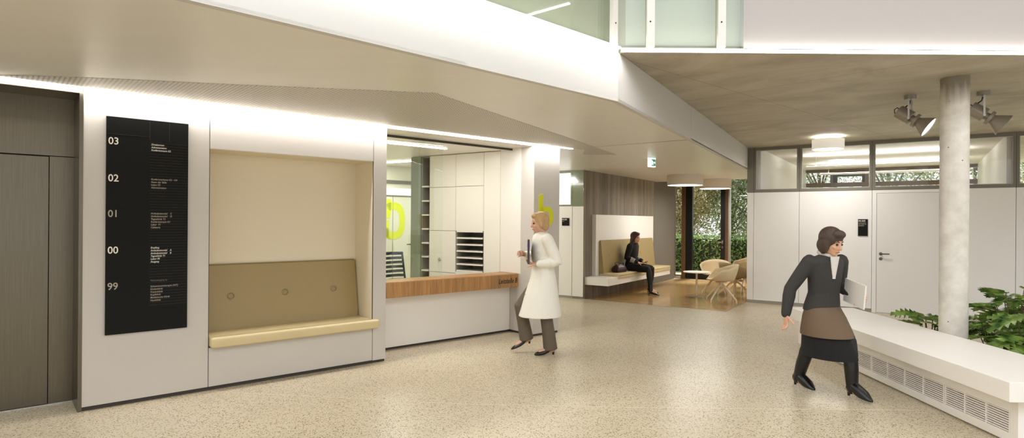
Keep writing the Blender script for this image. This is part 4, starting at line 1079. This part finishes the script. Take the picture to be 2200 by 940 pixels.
# ---- woman in the white coat
def build_white():
    t = thing('person', 'person in white coat and taupe trousers walking past the counter, holding a dark folder', 'person', (.435, 6.975, 0), R(193))
    J = dict(pelvis=(.045, -.09, .87), chest=(.055, -.09, 1.17), neck=(.065, -.09, 1.405),
             L=dict(sh=(.05, .085, 1.345), el=(-.06, .15, 1.09), wr=(.155, .06, 1.06), hd=(.8, -.6, .06), pn=(-.2, 0, -1), curl=34, hip=(.045, .0, .85), kn=(.035, .0, .48), an=(-.025, .0, .095), toe=(1, .05, 0)),
             R=dict(sh=(.06, -.265, 1.345), el=(.03, -.33, 1.11), wr=(.225, -.23, 1.16), hd=(.7, .7, .15), pn=(-1, .3, .4), curl=40, hip=(.05, -.18, .85), kn=(.30, -.185, .545), an=(.215, -.185, .185), toe=(.95, 0, -.3)))
    hd = hframe((.090, -.09, 1.535), 0, 6)
    body = make_body(t, J, hd); face_parts(t, body, hd, M['blonde'])
    mb = MB(); px, py = .045, -.09
    mb.ell([(px+.02, py, 1.425, .062, .072), (px+.012, py, 1.395, .085, .13), (px+.01, py, 1.34, .108, .185), (px+.012, py, 1.2, .130, .180), (px, py, 1.03, .122, .165), (px, py, .88, .150, .195), (px+.02, py, .66, .205, .225), (px+.035, py, .44, .255, .245)], 32)
    for k in 'LR':
        a = J[k]; limb(mb, a['sh'], a['el'], V(a['el']).lerp(V(a['wr']), .9), (.072, .062, .046))
    c = obj('coat', bake(mb, .008, 5), M['coat'], t, smooth=True, ang=180)
    b = MB()
    for z in (1.15, 1.0, .85, .70): b.ball((px+.012+(.134 if z > .95 else .165 if z > .8 else .205), py+.01, z), (.005, .010, .010), u=10, v=8)
    obj('coat_button', b, M['frame_light'], c, smooth=True)
    for sg in (-1, 1):
        b = MB(); b.loft([[V((px+.055+.058*f, py+sg*(.060-.045*f)+o*.5, 1.425-.26*f+o2)) for o, o2 in ((-.028, 0), (0, .012), (.028, 0), (0, -.006))] for f in (0, .35, .7, 1.)]); obj('lapel', b, M['coat'], c, smooth=True)
    mb = MB()
    for k in 'LR':
        a = J[k]; h, kn, an = V(a['hip']), V(a['kn']), V(a['an'])
        mb.tube([h, h.lerp(kn, .5), kn, kn.lerp(an, .5), an+V((0, 0, -.035))], [.088, .082, .072, .074, .083], 18, dome=False)
    mb.ell([(px, py, .76, .1, .15), (px, py, .88, .105, .165), (px, py, 1.0, .095, .135)], 20)
    obj('trousers', bake(mb, .008, 4), M['trousers'], t, smooth=True, ang=180)
    for k in 'LR':
        mb = MB(); shoe_into(mb, J[k]['an'], J[k]['toe'], .045); obj('shoe', mb, M['shoe'], t, smooth=True, ang=50)
    mb = MB()
    for c_, r_ in (((-.018, 0, .034), (.104, .086, .098)), ((-.045, 0, -.03), (.066, .078, .075)), ((.045, 0, .088), (.052, .062, .036)), ((-.02, .06, -.01), (.05, .025, .06)), ((-.02, -.06, -.01), (.05, .025, .06))):
        mb.ball((0, 0, 0), 1., hd @ Matrix.Translation(c_) @ Matrix.Diagonal((*r_, 1)))
    obj('hair', bake(mb, .007, 4), M['blonde'], t, smooth=True, ang=180)
    w = lambda p: t.matrix_basis @ V(p)
    f = MB(); f.box(-.012, .012, -.11, .11, -.14, .14, .004, 1)
    fo = thing('folder', 'dark folder with a violet band carried by the person in the white coat', 'folder', tuple(w((.235, -.05, 1.20))), R(193-14))
    obj('cover', f, M['folder'], fo); f = MB(); f.box(-.0135, .0135, -.111, .111, .06, .085); obj('band', f, M['violet'], fo)
build_white()

# ---- woman striding in dark jacket
def build_dark():
    t = thing('person', 'person in dark jacket, brown tunic, black skirt and boots striding beside the white bench', 'person', (2.735, 5.66, 0), R(-70))
    py = .075
    J = dict(pelvis=(.17, py, .80), chest=(.215, py-.01, 1.05), neck=(.255, py-.03, 1.262),
             R=dict(sh=(.20, -.10, 1.205), el=(.09, -.215, .95), wr=(.075, -.25, .715), hd=(.12, -.05, -1), pn=(.3, 1, 0), ts=1, curl=30, hip=(.16, -.01, .78), kn=(.12, .0, .46), an=(-.02, .0, .11), toe=(1, -.02, 0)),
             L=dict(sh=(.235, .235, 1.205), el=(.14, .33, .965), wr=(.345, .27, .90), hd=(1, -.35, 0), pn=(0, -1, .2), ts=1, curl=42, hip=(.17, .15, .78), kn=(.40, .155, .50), an=(.435, .155, .115), toe=(1, .0, .0)))
    hd = hframe((.315, py-.045, 1.385), 6, 16)
    body = make_body(t, J, hd); face_parts(t, body, hd, M['brownhair'])
    mb = MB()
    mb.ell([(.26, py-.03, 1.275, .055, .06), (.248, py-.025, 1.25, .08, .125), (.235, py-.015, 1.205, .102, .178), (.215, py-.01, 1.08, .120, .168), (.195, py, .92, .112, .150), (.175, py, .80, .128, .176), (.17, py, .755, .132, .182)], 32)
    for k in 'LR':
        a = J[k]; limb(mb, a['sh'], a['el'], V(a['el']).lerp(V(a['wr']), .97), (.066, .055, .043))
    jk = obj('jacket', bake(mb, .008, 5), M['jacket'], t, smooth=True, ang=180)
    mb = MB(); mb.tube([V((.255+.068*math.cos(a), py-.03+.068*math.sin(a), 1.278+.016*math.cos(a)*-1)) for a in [2*math.pi*i/20 for i in range(20)]]+[V((.323, py-.03, 1.262))], .017, 8, dome=False)
    mb.loft([[V((.34+.012*math.cos(q)-.01*f, py-.03+(.055-.04*f)*math.sin(q), 1.255-.20*f)) for q in [2*math.pi*i/10 for i in range(10)]] for f in (0, .5, 1.)]); obj('collar', mb, M['scarf'], jk, smooth=True)
    mb = MB(); mb.ell([(.18, py, .80, .118, .165), (.20, py, .70, .165, .198), (.225, py, .58, .215, .215), (.235, py, .535, .23, .218)], 32); obj('tunic', mb, M['tunic'], t, smooth=True, ang=60)
    mb = MB(); mb.ell([(.19, py, .72, .14, .17), (.225, py, .56, .205, .200), (.25, py, .40, .245, .205), (.255, py, .345, .255, .208)], 32); obj('skirt', mb, M['skirt'], t, smooth=True, ang=60)
    mb = MB()
    for k in 'LR': a = J[k]; limb(mb, a['hip'], a['kn'], a['an'], (.080, .060, .044, 1.05))
    obj('tights', bake(mb, .008, 3), mat('dark_tights', (24, 22, 22), .7), t, smooth=True, ang=180)
    for k in 'LR':
        mb = MB(); shoe_into(mb, J[k]['an'], J[k]['toe'], .06, 1., J[k]['kn']); obj('boot', mb, M['shoe'], t, smooth=True, ang=50)
    mb = MB()
    for c_, r_ in (((-.018, 0, .036), (.108, .092, .102)), ((-.045, 0, -.035), (.072, .088, .085)), ((.05, 0, .086), (.052, .068, .040)), ((-.008, .070, -.03), (.052, .024, .085)), ((-.008, -.070, -.03), (.052, .024, .085))):
        mb.ball((0, 0, 0), 1., hd @ Matrix.Translation(c_) @ Matrix.Diagonal((*r_, 1)))
    obj('hair', bake(mb, .007, 3), M['brownhair'], t, smooth=True, ang=180)
    w = lambda p: t.matrix_basis @ V(p)
    fo = thing('paper_folder', 'pale paper folder held by the person in the dark jacket', 'folder', tuple(w((.40, .215, .925))), R(-70-18))
    f = MB(); f.box(-.15, .15, -.007, .007, -.105, .105, mtx=Matrix.Rotation(R(8), 4, 'Y')); obj('cover', f, M['paper'], fo)
    f = MB(); f.box(-.145, .153, -.004, .004, -.10, .109, mtx=Matrix.Rotation(R(8), 4, 'Y')); obj('sheets', f, M['white_ink'], fo)
build_dark()

# ---- seated woman
def build_seated():
    p = B(-5.20, 12.33, 0)
    t = thing('person', 'seated person in black with white striped cuffs and long dark hair on the wall bench', 'person', tuple(p), ANG_B)
    J = dict(pelvis=(0, 0, .585), chest=(.01, 0, .86), neck=(.045, 0, 1.085),
             R=dict(sh=(.03, -.165, 1.03), el=(-.02, -.23, .78), wr=(.20, -.16, .69), hd=(1, .35, -.25), pn=(-.2, 0, -1), ts=-1, curl=30, hip=(.02, -.085, .575), kn=(.43, -.10, .545), an=(.50, -.14, .105), toe=(1, -.12, 0)),
             L=dict(sh=(.03, .165, 1.03), el=(.0, .21, .78), wr=(.20, .10, .70), hd=(1, -.35, -.25), pn=(-.2, 0, -1), ts=1, curl=30, hip=(.02, .085, .575), kn=(.43, .10, .55), an=(.36, .16, .105), toe=(1, .1, 0)))
    hd = hframe((.085, 0, 1.212), -8, 4)
    body = make_body(t, J, hd); face_parts(t, body, hd, M['redhair'])
    mb = MB()
    mb.ell([(.05, 0, 1.105, .055, .06), (.042, 0, 1.08, .075, .12), (.03, 0, 1.03, .10, .172), (.012, 0, .90, .118, .168), (.0, 0, .75, .112, .155), (-.005, 0, .60, .135, .185), (.0, 0, .535, .14, .195)], 32)
    for k in 'LR':
        a = J[k]; limb(mb, a['sh'], a['el'], V(a['el']).lerp(V(a['wr']), .92), (.068, .058, .046))
    jk = obj('jacket', bake(mb, .008, 5), M['skirt'], t, smooth=True, ang=180)
    for k in 'LR':
        a = J[k]; e, w_ = V(a['el']), V(a['wr'])
        for f in (.42, .52, .62, .72):
            d = (w_-e).normalized(); b = MB(); c = e.lerp(w_, f); b.tube([c-d*.006, c+d*.006], .0565-.013*(f-.4)/.5+.0015, 18, dome=False); obj('cuff_stripe', b, M['scarf'], jk, smooth=True)
    mb = MB()
    for k in 'LR':
        a = J[k]; h, kn = V(a['hip']), V(a['kn'])
        mb.tube([h, h.lerp(kn, .6), h.lerp(kn, .92)], [.10, .088, .074], 18)
    obj('skirt', bake(mb, .008, 4), M['skirt'], t, smooth=True, ang=180)
    mb = MB()
    for k in 'LR':
        a = J[k]; limb(mb, a['hip'], a['kn'], a['an'], (.082, .060, .042, 1.05))
    obj('tights', bake(mb, .008, 3), mat('black_tights', (24, 22, 22), .7), t, smooth=True, ang=180)
    for k in 'LR':
        mb = MB(); shoe_into(mb, J[k]['an'], J[k]['toe'], .025); mb.tube([V(J[k]['an'])+V((0, 0, -.03)), V(J[k]['an']).lerp(V(J[k]['kn']), .25)], [.046, .050], 14); obj('ankle_boot', mb, M['shoe'], t, smooth=True, ang=50)
    mb = MB()
    for c_, r_ in (((-.018, 0, .036), (.106, .088, .100)), ((-.050, 0, -.06), (.064, .086, .12)), ((.045, 0, .088), (.052, .064, .036)), ((-.075, 0, -.19), (.05, .098, .14)), ((-.085, 0, -.27), (.04, .090, .10)), ((-.005, .072, -.05), (.045, .022, .11)), ((-.005, -.072, -.05), (.045, .022, .11)), ((-.02, -.09, -.17), (.05, .03, .12)), ((-.02, .09, -.17), (.05, .03, .12))):
        mb.ball((0, 0, 0), 1., hd @ Matrix.Translation(c_) @ Matrix.Diagonal((*r_, 1)))
    obj('hair', bake(mb, .008, 4), M['redhair'], t, smooth=True, ang=180)
build_seated()


# ================================================================== LIGHT
w = bpy.data.worlds.new('World'); S.world = w; w.use_nodes = True
bg = w.node_tree.nodes['Background']; bg.inputs[0].default_value = (.97, .985, 1., 1); bg.inputs[1].default_value = 1.15
area('wall_wash', A(-3.3, -.041, ZS-.014), A(5.67, -.041, ZS-.014), .036, 72, (0, 0, -1))
area('fascia_wash', F0-fn*.06+Vector((0, 0, 3.05)), F1-fn*.06+Vector((0, 0, 3.05)), .03, 48, fn*.25+Vector((0, 0, -1)))
area('edge_wash', (.96, 5.10, 3.02), (12, 5.10, 3.02), .03, 34, (0, -.3, -1))
area('office_light', A(2.9, 1.065, 2.553), A(4.28, 1.065, 2.553), .05, 13, (0, 0, -1), (1, .98, .92))
area('office_light_back', A(4.5, 3.6, 2.545), A(4.86, 2.72, 2.545), .06, 18, (0, 0, -1), (1, 1, .9))
for e in (14.1, 16.2):
    b = MB(); b.box(-2.0, .7, e-.03, e+.03, 2.72, 2.76); o = obj('linear_pendant', b, M['white'], **FB); tag(o, 'slim white linear pendant in the meeting room, %s' % ('the nearer of the two' if e < 15 else 'the farther one by the windows'), 'light')
    b = MB(); b.box(-1.98, .68, e-.022, e+.022, 2.761, 2.764); obj('uplight', b, M['led'], o)
    b = MB()
    for x in (-1.8, .5): b.tube([(x, e, 2.76), (x, e, 3.0)], .003, 6, dome=False)
    obj('suspension_wire', b, M['alu'], o)
    area('meeting_light', B(-1.98, e, 2.77), B(.68, e, 2.77), .05, 30, (0, 0, 1), (1, .98, .95))
area('corridor_light', B(-8.2, 8.9, 2.55), B(-6.7, 8.9, 2.55), .25, 42, B(.1, .55)+Vector((0, 0, -1)), (1, .99, .96))
# added cover blocks the sun over the hall; added glowing panel gives fill
b = MB(); b.prism([(-11, -6), (13, -6), (13, 5.4), (-2, 5.4), (-11, 5.4)], 6.2, 6.4); struct('sun_block_slab', b, M['panel_r'])
b = MB(); b.prism([(-4, -5.6), (7, -5.6), (7, .8), (-4, .8)], 6.17, 6.195); struct('window_11', b, emit('fill_glow', (241, 247, 255), 3.6))
sn = bpy.data.lights.new('sun', 'SUN'); sn.energy = 9.; sn.angle = R(12); so = bpy.data.objects.new('sun', sn); COL.objects.link(so)
so.rotation_euler = (B(0, 1)*-.55+Vector((0, 0, -1))).to_track_quat('-Z', 'Y').to_euler()

# ================================================================== CAMERA
cd = bpy.data.cameras.new('Camera'); cam = bpy.data.objects.new('Camera', cd); COL.objects.link(cam)
cd.sensor_width = 36.; cd.lens = 1285/2200*36; cd.shift_y = 5/2200; cd.clip_end = 200
cam.matrix_world = Matrix.Translation((0, 0, H_EYE)) @ Matrix.Rotation(R(90), 4, 'X') @ Matrix.Rotation(.0071, 4, 'Z')
S.camera = cam
S.view_settings.view_transform = 'Standard'; S.view_settings.look = 'None'; S.view_settings.exposure = .1
S.cycles.max_bounces = 10; S.cycles.diffuse_bounces = 5; S.cycles.glossy_bounces = 4; S.cycles.transparent_max_bounces = 16
S.cycles.use_denoising = True; S.cycles.caustics_reflective = False; S.cycles.caustics_refractive = False; S.cycles.sample_clamp_indirect = 6.
